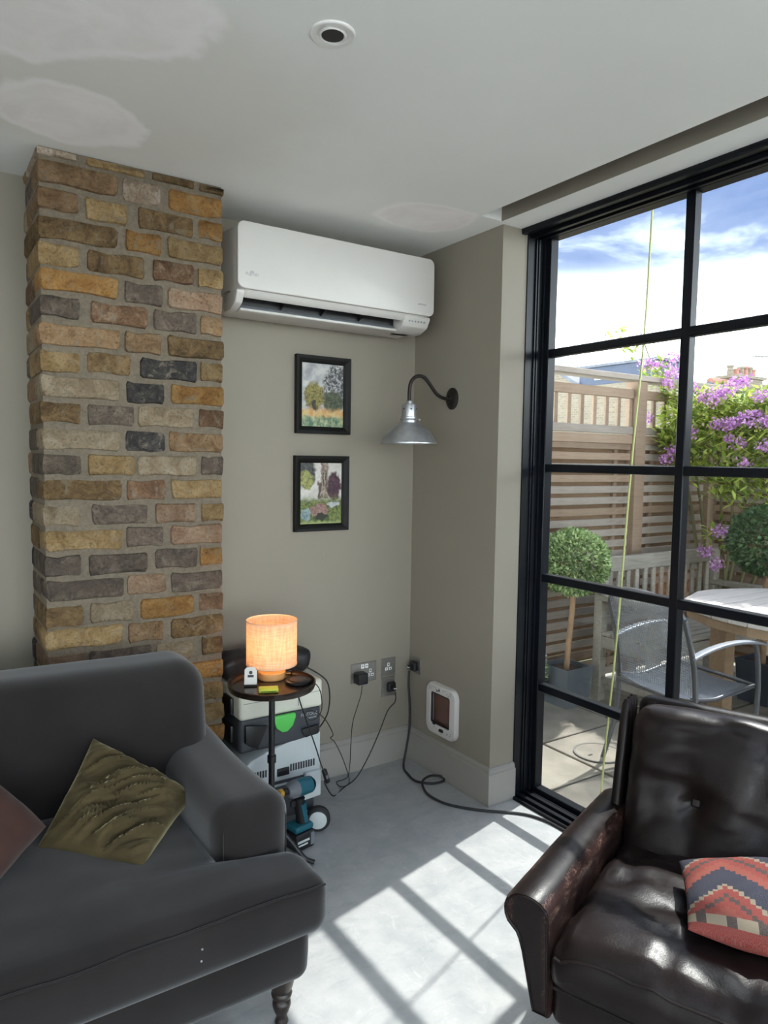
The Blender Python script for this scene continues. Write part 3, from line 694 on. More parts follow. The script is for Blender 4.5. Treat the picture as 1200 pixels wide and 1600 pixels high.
# ------------------------------------------------------------------ cat flap
cf = thing('cat_flap', 'white plastic cat flap with a brown tinted door in the return wall', 'cat flap', (XJ, 2.392, .297), rz=radians(-90))
def ring_loft(levels):
    """levels: (w,h,r,depth,dz) rings of rounded rectangles lofted in order, depth is -y"""
    vs_ = []; fs = []; n = 28
    for (w, h, r, d, dz) in levels: vs_ += [(x, -d, z+dz) for x, z in rrect(w, h, r)]
    for k in range(len(levels)-1):
        for j in range(n): fs.append((k*n+j, k*n+(j+1) % n, (k+1)*n+(j+1) % n, (k+1)*n+j))
    return vs_, fs
vs_, fs = ring_loft([(.208, .228, .042, 0, 0), (.208, .228, .042, .012, 0), (.198, .218, .038, .021, 0), (.180, .200, .03, .023, 0), (.136, .142, .012, .023, .004), (.132, .138, .010, .017, .004), (.130, .136, .010, .004, .004)])
G().add(vs_, fs).build('surround', M['white_plastic'], cf, world=False, smooth=True, angle=35, recalc=True)
fl = MT('tinted_flap'); fl.color((.13, .065, .05)).set('Roughness', .18); M['flap'] = fl.m
G().box(-.061, .061, -.010, -.006, -.060, .066).build('flap_door', M['flap'], cf, world=False, bevel=.002)
vs_, fs = ring_loft([(.132, .138, .010, .0185, .004), (.132, .138, .010, .020, .004), (.122, .128, .008, .020, .004), (.122, .128, .008, .012, .004)])
G().add(vs_, fs).build('flap_gasket', M['rubber'], cf, world=False, recalc=True)
G().soft((.026, .012, .014), .005, (1, 1, 1), m=T(.014, -.024, -.082)).build('lock_knob', M['dark_plastic'], cf, world=False, smooth=True)
G().soft((.020, .010, .012), .004, (1, 1, 1), m=T(-.040, -.020, -.066)).build('catch', M['dark_plastic'], cf, world=False, smooth=True)
for (x, z, r) in ((-.006, .091, .005), (-.020, .085, .004)): G().lathe([(r, 0), (r, .002), (0, .002)], 10, T(x, -.0225, z) @ RX(90)).build('button', M['ink_dark'], cf, world=False)
rr = random.Random(5); gg = G()
for k in range(60):
    x = rr.uniform(-.080, .080); z = rr.uniform(.080, .100) if k < 42 else rr.uniform(-.098, -.075); s = rr.uniform(.0006, .0016)
    gg.box(x-s*1.6, x+s*1.6, -.0240, -.0225, z-s, z+s)
tag(gg.build('dirt_specks', M['ink'], cf, world=False), kind='stuff')

# ------------------------------------------------------------------ side table and what stands on it
TX, TY, TZ = .990, 2.172, .620
st = thing('side_table', 'small round black tray-top side table on a pole beside the sofa', 'side table', (TX, TY, 0))
G().lathe([(.0, -.012), (.130, -.012), (.142, -.008), (.147, .004), (.147, .013), (.142, .014), (.140, .006), (.134, .0), (.0, .0)], 48, T(TX, TY, TZ)).build('tray', plain('black_tray', (.022, .014, .011), .22, .3, var=.2), st, smooth=True, angle=40)
G().tube([(TX, TY, .10), (TX, TY, TZ-.012)], .0105, 14).build('pole', M['dark_plastic'], st, smooth=True)
G().lathe([(.0105, -.012), (.015, -.012), (.015, .012), (.0105, .012)], 16, T(TX, TY, .365)).build('collar', M['dark_plastic'], st, smooth=True, angle=30)
G().lathe([(.03, -.012), (.022, -.018), (.012, -.03), (.0, -.03)], 16, T(TX, TY, TZ), closed=False).build('tray_mount', M['dark_plastic'], st, smooth=True)
for a in (-38, 100, 215):
    ca, sa = cos(radians(a)), sin(radians(a))
    G().tube(spline([(TX, TY, .13), (TX+.03*ca, TY+.03*sa, .12), (TX+.075*ca, TY+.075*sa, .07), (TX+.115*ca, TY+.115*sa, .022), (TX+.150*ca, TY+.150*sa, .009)], 5), .008, 10).build('leg', M['dark_plastic'], st, smooth=True)
# lamp
BX, BY = 1.022, 2.245
tl = thing('table_lamp', 'small lit table lamp with linen drum shade and wooden base', 'lamp', (BX, BY, TZ))
G().lathe([(.0, 0), (.045, 0), (.048, .003), (.048, .024), (.045, .027), (.0, .027)], 36, T(BX, BY, TZ)).build('base', M['wood_lamp'], tl, smooth=True, angle=30)
G().tube([(BX, BY, TZ+.027), (BX, BY, TZ+.075)], .010, 12).build('stem', M['dark_plastic'], tl, smooth=True)
def mat_shade():
    t = MT('linen_shade'); N = t.N
    w = t.noise(160, 2, .5, stretch=(1, 1, .12)); w2 = t.noise(160, 2, .5, stretch=(.15, .15, 1.4))
    f = t.math('ADD', t.math('MULTIPLY', w, .5), t.math('MULTIPLY', w2, .5))
    col = t.ramp(f, [(.35, (.66, .46, .32)), (.65, (.88, .70, .55))])
    N.remove(t.b)
    df = t.node('ShaderNodeBsdfDiffuse'); tr = t.node('ShaderNodeBsdfTranslucent'); t.L.new(col, df.inputs[0]); t.L.new(col, tr.inputs[0])
    mx = t.node('ShaderNodeMixShader'); mx.inputs[0].default_value = .5; t.L.new(df.outputs[0], mx.inputs[1]); t.L.new(tr.outputs[0], mx.inputs[2]); t.L.new(mx.outputs[0], N['Material Output'].inputs[0]); return t.m
o = G().lathe([(.087, .052), (.087, .205)], 48, T(BX, BY, TZ), closed=False).build('lamp_shade', mat_shade(), tl, smooth=True)
for z in (.0525, .2045): G().lathe([(.0868, z-.002), (.0880, z-.002), (.0880, z+.002), (.0868, z+.002), (.0868, z-.002)], 48, T(BX, BY, TZ), closed=False).build('rim', plain('shade_trim', (.72, .50, .34), .7, var=.03), o, smooth=True)
bm_ = MT('lit_bulb'); bm_.set('Emission Color', (1, .55, .2, 1)); bm_.set('Emission Strength', 7)
G().soft((.034, .034, .05), .016, (1, 1, 1), m=T(BX, BY, TZ+.105)).build('bulb', bm_.m, tl, smooth=True)
G().tube([(BX-.087, BY, TZ+.07), (BX+.087, BY, TZ+.07)], .0015, 6).build('shade_spider', M['dark_plastic'], tl)
ld = bpy.data.lights.new('lamp_glow', 'POINT'); ld.energy = .20; ld.color = (1, .46, .15); ld.shadow_soft_size = .028
lo = bpy.data.objects.new('lamp_glow', ld); COL.objects.link(lo); lo.location = (0, 0, .112+.03); lo.parent = tl
# card, yellow pad, black coaster
cd_ = thing('desk_card', 'small white card holder with a printed figure standing on the side table', 'card', (.925, 2.20, TZ), rz=radians(-25))
g = G(); pl = [(-.021, 0), (.021, 0), (.021, .052), (.012, .061), (-.012, .061), (-.021, .052)]
g.prism(pl, 0, .005, m=T(0, 0, .002) @ RX(72)); g.build('card', M['white_plastic'], cd_, world=False, bevel=.0015, seg=1)
G().box(-.022, .022, -.012, .020, 0, .006).build('foot', M['dark_plastic'], cd_, world=False, bevel=.002, seg=1)
mt_ = T(0, 0, .002) @ RX(72) @ T(0, .036, .0052)
G().lathe([(.006, 0), (.006, .0006), (0, .0006)], 14, mt_ @ T(0, .006, 0)).build('printed_head', M['ink_dark'], cd_, world=False)
G().box(-.010, .010, -.010, -.002, 0, .0006, m=mt_).build('printed_shoulders', M['ink_dark'], cd_, world=False)
yp = thing('note_block', 'lime yellow slim block lying on the side table', 'note pad', (.953, 2.118, TZ), rz=radians(-22))
G().soft((.064, .040, .012), .003, (1, 1, 1), m=T(0, 0, .0065)).build('block', M['yellow'], yp, world=False, smooth=True)
G().box(-.026, .026, -.0206, -.0196, .004, .0065).build('slot_line', M['ink_dark'], yp, world=False)
bc = thing('round_coaster', 'black round coaster disc on the side table by the lamp', 'coaster', (1.078, 2.150, TZ))
G().lathe([(.0, 0), (.040, 0), (.044, .003), (.044, .010), (.040, .013), (.034, .0115), (.0, .0115)], 36, T(1.078, 2.150, TZ)).build('disc', M['dark_plastic'], bc, smooth=True, angle=30)
G().lathe([(.0, .0115), (.030, .0115), (.030, .0135), (.028, .014), (.0, .014)], 30, T(1.078, 2.150, TZ)).build('pad', plain('coaster_pad', (.05, .035, .03), .3, var=.2), bc, smooth=True, angle=30)

# ------------------------------------------------------------------ dust extractor
VX0, VX1, VY0, VY1 = .928, 1.258, 2.305, 2.625
ve = thing('dust_extractor', 'cream and grey box-shaped dust extractor with a green latch', 'vacuum', ((VX0+VX1)/2, (VY0+VY1)/2, 0))
cxv = (VX0+VX1)/2; cyv = (VY0+VY1)/2
G().soft((VX1-VX0, VY1-VY0, .105), .014, (2, 2, 1), m=T(cxv, cyv, .512)).build('lid', M['cream'], ve, smooth=True)
for z in (.520,): G().box(VX0+.015, VX1-.015, VY0-.0015, VY0+.01, z, z+.002).build('lid_groove', M['ink'], ve)
G().box(1.155, 1.158, VY0-.0015, VY0+.01, .48, .515).build('lid_groove', M['ink'], ve)
def dz_front(p):
    return p
G().soft((VX1-VX0-.004, VY1-VY0-.01, .125), .016, (2, 2, 1), m=T(cxv, cyv+.003, .400)).build('clamp_band', M['anth'], ve, smooth=True)
G().prism([(-.145, -.02), (-.10, -.05), (-.06, .03), (-.145, .045)], 0, .012, m=T(cxv, VY0+.004, .40) @ RX(90)).build('clamp_wing', M['dark_plastic'], ve, bevel=.003)
G().prism([(.145, -.035), (.09, -.045), (.075, -.012), (.145, -.005)], 0, .012, m=T(cxv, VY0+.004, .40) @ RX(90)).build('clamp_wing', M['dark_plastic'], ve, bevel=.003)
G().prism([(-.042, .034), (.042, .034), (.044, .020), (.032, -.012), (.010, -.030), (-.010, -.030), (-.032, -.012), (-.044, .020)], 0, .016, m=T(1.098, VY0+.004, .425) @ RX(90)).build('latch', M['green_latch'], ve, bevel=.004)
text_obj('FESTOOL', .017, T(1.205, VY0+.0065, .437) @ RX(90), M['ink_silver'], ve)
text_obj('CLEANTEC', .009, T(1.215, VY0+.0065, .422) @ RX(90), M['ink_silver'], ve)
# lower pale body with arched top edge
g = G()
arch = [(-.16, -.10), (.162, -.10), (.162, .078), (.10, .074), (.03, .062), (-.05, .045), (-.12, .02), (-.16, -.02)]
g.prism(arch, 0, VY1-VY0-.02, m=T(cxv, VY1-.012, .285) @ RX(90)); g.build('tub', M['lightgrey'], ve, bevel=.008)
for (x0, n) in ((1.128, 10), (.955, 8)):
    for k in range(n): G().box(x0+k*.0105, x0+k*.0105+.006, VY0-.001+.007, VY0+.02, .236, .262).build('vent_slot', M['ink_dark'], ve)
G().box(1.075, 1.125, VY0+.004, VY0+.05, .225, .255).build('hose_port', M['dark_plastic'], ve, bevel=.004)
G().soft((.30, VY1-VY0-.03, .15), .02, (1, 1, 1), m=T(cxv, cyv+.008, .125)).build('undercarriage', M['anth'], ve, smooth=True)
G().prism([(.0, -.05), (.085, -.045), (.085, .055), (.02, .055)], 0, .03, m=T(1.165, VY0+.022, .165) @ RX(90)).build('front_fairing', M['lightgrey'], ve, bevel=.006)
G().box(VX0+.002, VX1-.002, VY0+.004, VY1-.02, .198, .21).build('seam_band', M['anth'], ve, bevel=.003)
for (x, y) in ((1.225, 2.275), (.955, 2.36), (1.235, 2.56), (.955, 2.56)):
    a = -28
    w_ = G().lathe([(.0, -.016), (.040, -.016), (.046, -.010), (.046, .010), (.040, .016), (.0, .016)], 28, T(x, y, .0465) @ RZ(a) @ RX(90)).build('wheel', M['rubber'], ve, smooth=True, angle=35)
    G().lathe([(.0, .0), (.033, .0), (.033, .004), (.028, .006), (.0, .006)], 24, T(x, y, .0465) @ RZ(a) @ RX(90) @ T(0, 0, .0145)).build('hub_cap', M['lightgrey'], w_, smooth=True, angle=35)
# side clips and hose on its left flank
for z in (.40, .50): G().box(VX0-.012, VX0+.004, 2.36, 2.44, z-.03, z+.03).build('side_clip', M['dark_plastic'], ve, bevel=.005)
# black tool bag on the lid
def lump(p, s, k): return p+Vector((noise.noise(p*s+Vector((k, 0, 0))), noise.noise(p*s+Vector((0, k, 5))), noise.noise(p*s+Vector((3, 0, k)))))*.012
bag = thing('tool_bag', 'crumpled black quilted bag lying on top of the dust extractor', 'bag', (1.09, 2.50, .565))
fab = plain('black_nylon', (.012, .012, .015), .5, var=.3, scale=30, bump=.3, bscale=80)
G().soft((.30, .20, .075), .034, (10, 8, 3), deform=lambda p: lump(p, 14, 1), m=T(1.095, 2.52, .606)).build('body', fab, bag, smooth=True)
G().soft((.13, .12, .075), .03, (6, 6, 3), deform=lambda p: lump(p, 16, 4), m=T(.965, 2.46, .625) @ RY(-12)).build('side_pocket', fab, bag, smooth=True)
G().soft((.15, .13, .07), .03, (6, 6, 3), deform=lambda p: lump(p, 16, 8), m=T(1.19, 2.47, .622) @ RY(14)).build('flap', fab, bag, smooth=True)
for k in range(4): G().tube(spline([(1.13+k*.03, 2.405, .615-k*.004), (1.135+k*.03, 2.43, .655-k*.006), (1.14+k*.03, 2.49, .668-k*.007)], 4), .003, 6).build('quilting', fab, bag, smooth=True)
# ------------------------------------------------------------------ cordless driver standing on its battery
cd2 = thing('cordless_driver', 'teal and black cordless impact driver standing on the floor', 'power tool', (1.118, 2.215, 0), rz=radians(12))
G().soft((.085, .075, .062), .008, (1, 1, 1), m=T(.0, 0, .032)).build('battery', M['dark_plastic'], cd2, world=False, smooth=True)
G().box(-.036, .008, -.0385, -.036, .020, .026).build('battery_mark', M['lightgrey'], cd2, world=False); G().box(-.036, .016, -.0385, -.036, .032, .040).build('battery_mark', M['lightgrey'], cd2, world=False)
G().soft((.016, .004, .046), .0019, (1, 1, 1), m=T(.030, -.038, .034)).build('battery_latch', M['grey_plastic'], cd2, world=False, smooth=True)
G().soft((.082, .068, .024), .010, (1, 1, 1), m=T(.0, 0, .076)).build('foot', M['teal'], cd2, world=False, smooth=True)
G().tube([(.012, 0, .08), (.004, 0, .12), (-.004, 0, .155), (-.002, 0, .18)], [.022, .018, .018, .021], 14).build('handle', M['dark_plastic'], cd2, world=False, smooth=True)
G().tube([(.016, -.003, .082), (.012, -.006, .12), (.004, -.006, .16)], [.019, .015, .016], 14).build('grip_panel', M['teal'], cd2, world=False, smooth=True)
G().soft((.028, .014, .026), .006, (1, 1, 1), m=T(-.026, 0, .165)).build('trigger', M['dark_plastic'], cd2, world=False, smooth=True)
G().tube([(.050, 0, .212), (.044, 0, .213), (.0, 0, .216), (-.018, 0, .217)], [.018, .030, .032, .031], 18).build('motor_housing', M['teal'], cd2, world=False, smooth=True)
G().tube([(.060, 0, .211), (.048, 0, .2125)], [.020, .029], 18).build('end_cap', M['dark_plastic'], cd2, world=False, smooth=True)
G().tube([(-.016, 0, .217), (-.040, 0, .218), (-.056, 0, .219)], [.032, .030, .018], 18).build('hammer_case', M['grey_plastic'], cd2, world=False, smooth=True)
G().tube([(-.054, 0, .219), (-.070, 0, .2195)], [.012, .0115], 14).build('chuck', M['dark_plastic'], cd2, world=False, smooth=True)
o = G().tube([(-.070, 0, .2195), (-.076, 0, .2195), (-.078, 0, .22), (-.090, 0, .22), (-.094, 0, .22), (-.102, 0, .2205)], [.008, .014, .016, .016, .011, .011], 8).build('bit_holder', M['brass'], cd2, world=False, smooth=True, angle=30)
# ------------------------------------------------------------------ sofa
def mat_sofa(name, c, c2, sc=3):
    t = MT(name); t.set('Roughness', .9); t.set('Specular IOR Level', .15); t.set('Sheen Weight', .35); t.set('Sheen Roughness', .45)
    n = t.noise(sc, 5, .6); f = t.noise(500, 2, .5)
    t.color(t.ramp(n, [(.3, c), (.7, c2)])); t.bump(f, .12, .002); return t.m
M['sofa'] = mat_sofa('charcoal_cotton_velvet', (.0128, .0107, .0104), (.0225, .0194, .019))
sf = thing('sofa', 'charcoal fabric two-seater sofa with rolled arms and turned legs', 'sofa', (-.18, 1.80, 0))
def wob(p, s, a, k=0): return noise.noise(Vector((p.x*s+k, p.y*s-k, p.z*s)))*a
G().soft((1.885, .77, .19), .035, (16, 8, 3), deform=lambda p: p+Vector((0, -.012*(1-(p.z/.095)**2) if p.y < 0 else 0, 0)), m=T(-.1875, 1.815, .245)).build('base', M['sofa'], sf, smooth=True, angle=80)
def sstep(a, b, x): t = max(0, min(1, (x-a)/(b-a))); return t*t*(3-2*t)
def seat_def(p):
    wy = p.y+1.655; s = sstep(1.485, 1.535, wy); q = Vector(p)
    q.x = p.x*(1-.200*s)
    u = p.x/.94; v = p.y/.315
    crown = (1-u**4)*max(0, 1-v*v)**.6
    if p.z > 0: q.z += .030*crown+wob(q, 5, .010)+wob(q, 13, .004, 3)
    if p.z > 0:   # creases where the cushion is sat on, further left
        cr = sstep(-.05, -.45, p.x+.02)
        q.z -= .022*cr*abs(noise.noise(Vector((q.x*9, q.y*2.5, 1.3))))
    if p.y < -.25: q.y -= .014*(1-(p.z/.07)**2)*(1-u**6)
    return q
sc_ = G().soft((1.875, .62, .135), .045, (44, 26, 3), deform=seat_def, m=T(-.1725, 1.655, .378)).build('seat_cushion', M['sofa'], sf, smooth=True, angle=80)
# welt seam along the front edge of the cushion
def seam(z0, inset):
    pts = []
    for i in range(61):
        x = -.92+1.84*i/60; p = seat_def(Vector((x, -.31+inset, z0))); pts.append(p+Vector((-.1725, 1.655, .378)))
    return pts
G().tube(seam(.052, .006), .0028, 6).build('welt', M['sofa'], sc_, smooth=True)
def arm_def(side):
    def f(p):
        q = Vector(p)
        if p.z < .06: q.x += side*.020*sstep(.06, -.13, p.z)*(1 if p.x*side < 0 else 0)
        q.z += .012*(p.y/.3)**2*(1 if p.z > 0 else 0)+ (wob(q, 6, .006) if p.z > 0 else 0)
        if p.y < -.2: q.y -= .012*(1-(p.x/.1)**2)
        return q
    return f
for side, cx in ((1, .658), (-1, -1.035)):
    a_ = G().soft((.195, .64, .285), .060, (6, 16, 5), deform=arm_def(side), m=T(cx, 1.845, .421)).build('arm', M['sofa'], sf, smooth=True, angle=80)
    # seam round the front panel of the arm
    pts = []
    for i in range(25):
        a = pi*i/24; x = -cos(a)*.080; z = .421+.085+sin(a)*.048
        pts.append((cx+x, 1.527+.010, z))
    pts = [(cx-.080, 1.537, .36)]+pts+[(cx+.080, 1.537, .36)]
    G().tube(pts, .0022, 6).build('arm_welt', M['sofa'], a_, smooth=True)
def back_def(p):
    q = Vector(p); q.y += .16*(p.z/.27)*.12+.10*max(0, p.z)*.5
    if p.y < 0: q.y -= .030*(1-(p.z/.27)**2)*(1-(p.x/.85)**4)
    if p.z > .1: q.z += .014*(-p.x/.85)+wob(q, 4, .006)
    return q
G().soft((1.68, .25, .53), .085, (24, 5, 10), deform=back_def, m=T(-.132, 2.075, .538)).build('backrest', M['sofa'], sf, smooth=True, angle=80)
lp = [(.0, .0), (.014, .0), (.017, .006), (.015, .014), (.012, .022), (.018, .034), (.023, .050), (.022, .060), (.017, .066), (.024, .072), (.026, .080), (.022, .086), (.028, .100), (.034, .128), (.036, .158), (.0, .158)]
for (x, y) in ((.718, 1.512), (-1.06, 1.512), (.69, 2.13), (-1.06, 2.13)):
    l_ = G().lathe(lp, 22, T(x, y, 0)).build('leg', M['wood_dark'], sf, smooth=True, angle=50)
rr = random.Random(3)
for (dx, dz) in ((.63, .018), (.628, -.004)):
    p = seat_def(Vector((dx, -.31, dz)))+Vector((-.1725, 1.655, .378)); G().soft((.004, .003, .004), .0014, (1, 1, 1), m=T(p.x, p.y-.001, p.z)).build('stain_spot', M['ink'], sc_, smooth=True)

def pillow_quad(name, c, t, mat, parent, n=36, seed=0, wr=.03, line=.0, pinch=.06, power=.42, tess=None):
    """soft pillow mapped on four corner points c (in order), thickness t, with UVs"""
    C4 = [Vector(q) for q in c]
    nrm = ((C4[2]-C4[0]).cross(C4[3]-C4[1])).normalized()
    g = G().pillow(2, 2, 1, n, pinch, 0, seed, None, power); uv = []
    out = []
    for (x, y, z) in g.v:
        u, v = (x+1)/2, (y+1)/2; uv.append((u, v))
        p = C4[0]*(1-u)*(1-v)+C4[1]*u*(1-v)+C4[2]*u*v+C4[3]*(1-u)*v
        b = abs(z)*2; sgn = 1 if z >= 0 else -1
        h = z*t + sgn*min(1, b*2)*(wr*t*noise.noise(Vector((u*4+seed, v*4, sgn))))
        if line:
            w_ = (u-v)+.10*noise.noise(Vector((u*3, v*3, seed))); s_ = u+v
            h += sgn*min(1, b*1.3)**2*line*t*(.25-abs(noise.noise(Vector((s_*1.1+seed, w_*8, sgn)))))
            h += sgn*min(1, b*1.3)**2*line*.5*t*noise.noise(Vector((s_*1.8+seed+7, w_*19, sgn)))
        out.append(p+nrm*h)
    g.v = out
    o = g.build(name, mat, parent, smooth=True, angle=80)
    ul = o.data.uv_layers.new(name='UVMap')
    for lp_ in o.data.loops: ul.data[lp_.index].uv = uv[lp_.vertex_index]
    return o
t = MT('olive_velvet'); t.set('Roughness', .8).set('Sheen Weight', .8).set('Sheen Roughness', .35).set('Specular IOR Level', .2)
t.b.inputs['Sheen Tint'].default_value = (.75, .65, .4, 1)
t.color(t.ramp(t.noise(9, 5, .6, stretch=(1, 1, 3)), [(.3, (.033, .024, .010)), (.7, (.082, .061, .026))])); t.bump(t.noise(400, 2, .5), .12, .002); M['olive'] = t.m
M['rust'] = mat_sofa('rust_brown_velvet', (.040, .019, .0145), (.066, .033, .026), 8); M['rust'].node_tree.nodes['Principled BSDF'].inputs['Sheen Weight'].default_value = .12
oc = thing('cushion', 'olive velvet scatter cushion with creases propped on a corner against the sofa back', 'cushion', (.40, 1.75, .46))
ob = pillow_quad('cover', [(.212, 1.765, .468), (.405, 1.575, .462), (.600, 1.800, .488), (.368, 1.905, .655)], .135, M['olive'], oc, 60, 2.3, .10, .42, pinch=.05)
rc = thing('cushion', 'rust brown velvet scatter cushion at the left edge of the picture', 'cushion', (.02, 1.74, .46))
pillow_quad('cover', [(-.16, 1.80, .56), (.085, 1.585, .475), (.235, 1.765, .520), (.035, 1.905, .735)], .17, M['rust'], rc, 36, 5.1, .12, .06, pinch=.03)

# ------------------------------------------------------------------ leather armchair
def mat_leather(name, wear=0.):
    t = MT(name); t.set('Roughness', .36); t.set('Specular IOR Level', .27)
    n = t.noise(6, 5, .6); f = t.noise(26, 6, .65)
    col = t.ramp(n, [(.3, (.0065, .004, .004)), (.7, (.015, .0098, .0094))])
    v = t.node('ShaderNodeTexVoronoi', feature='DISTANCE_TO_EDGE'); v.inputs['Scale'].default_value = 130; 
    wv = t.node('ShaderNodeVectorMath', operation='ADD'); nd = t.node('ShaderNodeTexNoise'); nd.inputs['Scale'].default_value = 30; t.L.new(t.co, nd.inputs[0])
    sc = t.node('ShaderNodeVectorMath', operation='SCALE'); sc.inputs['Scale'].default_value = .02; t.L.new(nd.outputs['Color'], sc.inputs[0]); t.L.new(t.co, wv.inputs[0]); t.L.new(sc.outputs[0], wv.inputs[1]); t.L.new(wv.outputs[0], v.inputs[0])
    if wear:
        # cracked pale finish in streaks along the two top edges of the arm (local x across the arm)
        x, y, z = t.xyz()
        def ridge(c, w): 
            d = t.math('ABSOLUTE', t.math('SUBTRACT', x, c)); return t.smooth(d, 0., w, 1., 0.)
        e = t.math('MAXIMUM', t.math('MULTIPLY', ridge(.094, .016), 1.), t.math('MULTIPLY', ridge(.010, .014), .8))
        crack = t.smooth(v.outputs['Distance'], .02, .09, 1., 0.)
        streak = t.smooth(t.noise(55, 5, .7, stretch=(1, .35, 1)), .48, .66)
        m = t.math('MULTIPLY', t.math('MULTIPLY', e, streak), t.math('MULTIPLY_ADD', crack, .85, .06))
        col = t.mix(m, col, (.42, .25, .19)); col = t.mix(t.math('MULTIPLY', e, .35), col, (.06, .028, .022))
    t.color(col)
    t.val(t.b.inputs['Roughness'], t.ramp(f, [(.3, .30), (.7, .40)]))
    h = t.math('ADD', t.math('MULTIPLY', f, .7), t.math('MULTIPLY', t.smooth(v.outputs['Distance'], 0, .12), .12)); t.bump(h, .10, .008); return t.m
M['leather'] = mat_leather('dark_brown_leather'); M['leather_worn'] = mat_leather('worn_brown_leather', 1.)
RZC = radians(-68.4)
ac_ = thing('armchair', 'dark brown leather armchair with worn arm edges by the glazed door', 'armchair', (1.041, 1.081, 0), rz=RZC)
W_ = .80
sec = [(.094, .452), (.082, .462), (.066, .468), (.046, .470), (.026, .466), (.010, .458), (.000, .446), (-.005, .432), (-.003, .416), (.004, .402), (.015, .392), (.026, .382), (.033, .366), (.040, .340), (.052, .270), (.064, .200), (.097, .200), (.100, .240), (.101, .340), (.101, .430), (.099, .444)]
def arm_mesh(mir):
    n = len(sec); rows = 14; vs_ = []; fs = []
    for i in range(rows+1):
        y = .64*i/rows; 
        for (x, z) in sec:
            zz = z+ (-.012*(i/rows)+.006*sin(pi*i/rows))*(1 if z > .35 else 0)
            yy = y
            if i == 0: x_ = .05+(x-.05)*.965; zz = .33+(zz-.33)*.985; yy = y+.0
            elif i == 1: yy = .010; x_ = x
            else: x_ = x
            yy += .020*max(0, (.40-z)/.2)*(1-i/rows)
            x_ += noise.noise(Vector((x*20, yy*10, z*20)))*.0015
            vs_.append(((W_-x_) if mir else x_, yy, zz))
    for i in range(rows):
        for j in range(n):
            j2 = (j+1) % n; fs.append((i*n+j, i*n+j2, (i+1)*n+j2, (i+1)*n+j))
    fs.append(tuple(range(n))); fs.append(tuple(rows*n+j for j in range(n)))
    return G().add(vs_, fs)
for mir in (0, 1):
    a_ = arm_mesh(mir).build('arm', M['leather_worn'], ac_, world=False, smooth=True, angle=50, recalc=True)
    pp = []
    for (x, z) in sec+[sec[0]]:
        x = .05+(x-.05)*.90; z = .33+(z-.33)*.955; pp.append(((W_-x) if mir else x, -.001+.020*max(0, (.40-z)/.2), z))
    G().tube(pp, .0030, 6).build('piping', M['leather'], a_, world=False, smooth=True)
# base rail under the seat
G().soft((.60, .56, .105), .022, (8, 8, 2), deform=lambda p: p+Vector((0, wob(p, 8, .004), 0)), m=T(.40, .300, .245)).build('base', M['leather'], ac_, world=False, smooth=True)
def fold(p, k=0):
    a = noise.noise(Vector((p.x*7+k, p.y*5, p.z*3))); b = noise.noise(Vector((p.x*16-k, p.y*12, 2+p.z*3)))
    r = 1-abs(noise.noise(Vector((p.x*6+k*2, p.y*9+1, .5))))*2.2
    r2 = 1-abs(noise.noise(Vector((p.x*3.5-p.y*4+k, p.y*6+p.x*3+5, 1.5))))*2.4
    return a*.014+b*.004-max(0, r-.66)*.030-max(0, r2-.70)*.032
def cseat(p):
    q = Vector(p); u = p.x/.30; v = p.y/.29
    if p.z > 0:
        q.z += .040*max(0, (1-u*u))**.5*max(0, (1-v*v))**.5+fold(p)
        d = sqrt((p.x+.02)**2+(p.y+.04)**2); q.z -= .022*math.exp(-(d/.035)**2)
    else: q.z += .01*0
    if abs(v) > .8: q.y += (-1 if v < 0 else 1)*.012*(1-(p.z/.06)**2)+wob(p, 12, .004)
    return q
cs_ = G().soft((.60, .58, .115), .040, (26, 26, 3), deform=cseat, m=T(.40, .285, .335)).build('seat_cushion', M['leather'], ac_, world=False, smooth=True, angle=80)
pts = [cseat(Vector((-.285+.57*i/40, -.286, .040)))+Vector((.40, .285, .335)) for i in range(41)]
G().tube(pts, .0035, 6).build('piping', M['leather'], cs_, world=False, smooth=True)
pts = [cseat(Vector((-.285+.57*i/40, -.286, -.036)))+Vector((.40, .285, .335)) for i in range(41)]
G().tube(pts, .0035, 6).build('piping', M['leather'], cs_, world=False, smooth=True)
BT = T(.40, .560, .500) @ RX(-14)
def cback(p):
    q = Vector(p); u = p.x/.30; v = p.z/.235
    if p.y < 0:
        q.y -= .035*max(0, (1-u*u))**.5*max(0, (1-v*v))**.5+fold(Vector((p.x, p.z, p.y)), 4)
        for bx in (-.125, .125):
            d = sqrt((p.x-bx)**2+(p.z-.02)**2); q.y += .045*math.exp(-(d/.030)**2)+.020*math.exp(-(d/.09)**2)
            # vertical tuck below each button
            if p.z < .02: q.y += .012*math.exp(-((p.x-bx)/.012)**2)
    if p.z > .1: q.z += .012*(1-u*u)+wob(p, 9, .006)
    return q
bk = G().soft((.60, .14, .47), .050, (26, 4, 24), deform=cback, m=BT).build('back_cushion', M['leather'], ac_, world=False, smooth=True, angle=80)
for bx in (-.125, .125):
    G().soft((.022, .010, .022), .0049, (1, 1, 1), m=BT @ T(bx, -.045, .02)).build('button', M['leather'], bk, world=False, smooth=True)
G().soft((.64, .075, .53), .034, (8, 2, 8), m=T(.40, .650, .468) @ RX(-14)).build('back_shell', M['leather'], ac_, world=False, smooth=True, angle=80)
for sx in (.068, .732):
    for k in range(3):
        m_ = T(sx, .560+k*.026, .470) @ RX(-14)
        G().tube([tuple(m_ @ Vector((0, 0, z))) for z in (-.06, .0, .08, .18, .252, .266)], [.015, .0165, .0165, .0165, .014, .008], 10).build('rolled_edge', M['leather'], ac_, world=False, smooth=True)
for (x, y) in ((.13, .06), (.67, .06), (.13, .56), (.67, .56)):
    G().tube([(x, y, 0), (x, y, .205)], [.015, .022], 14).build('leg', M['wood_dark'], ac_, world=False, smooth=True)

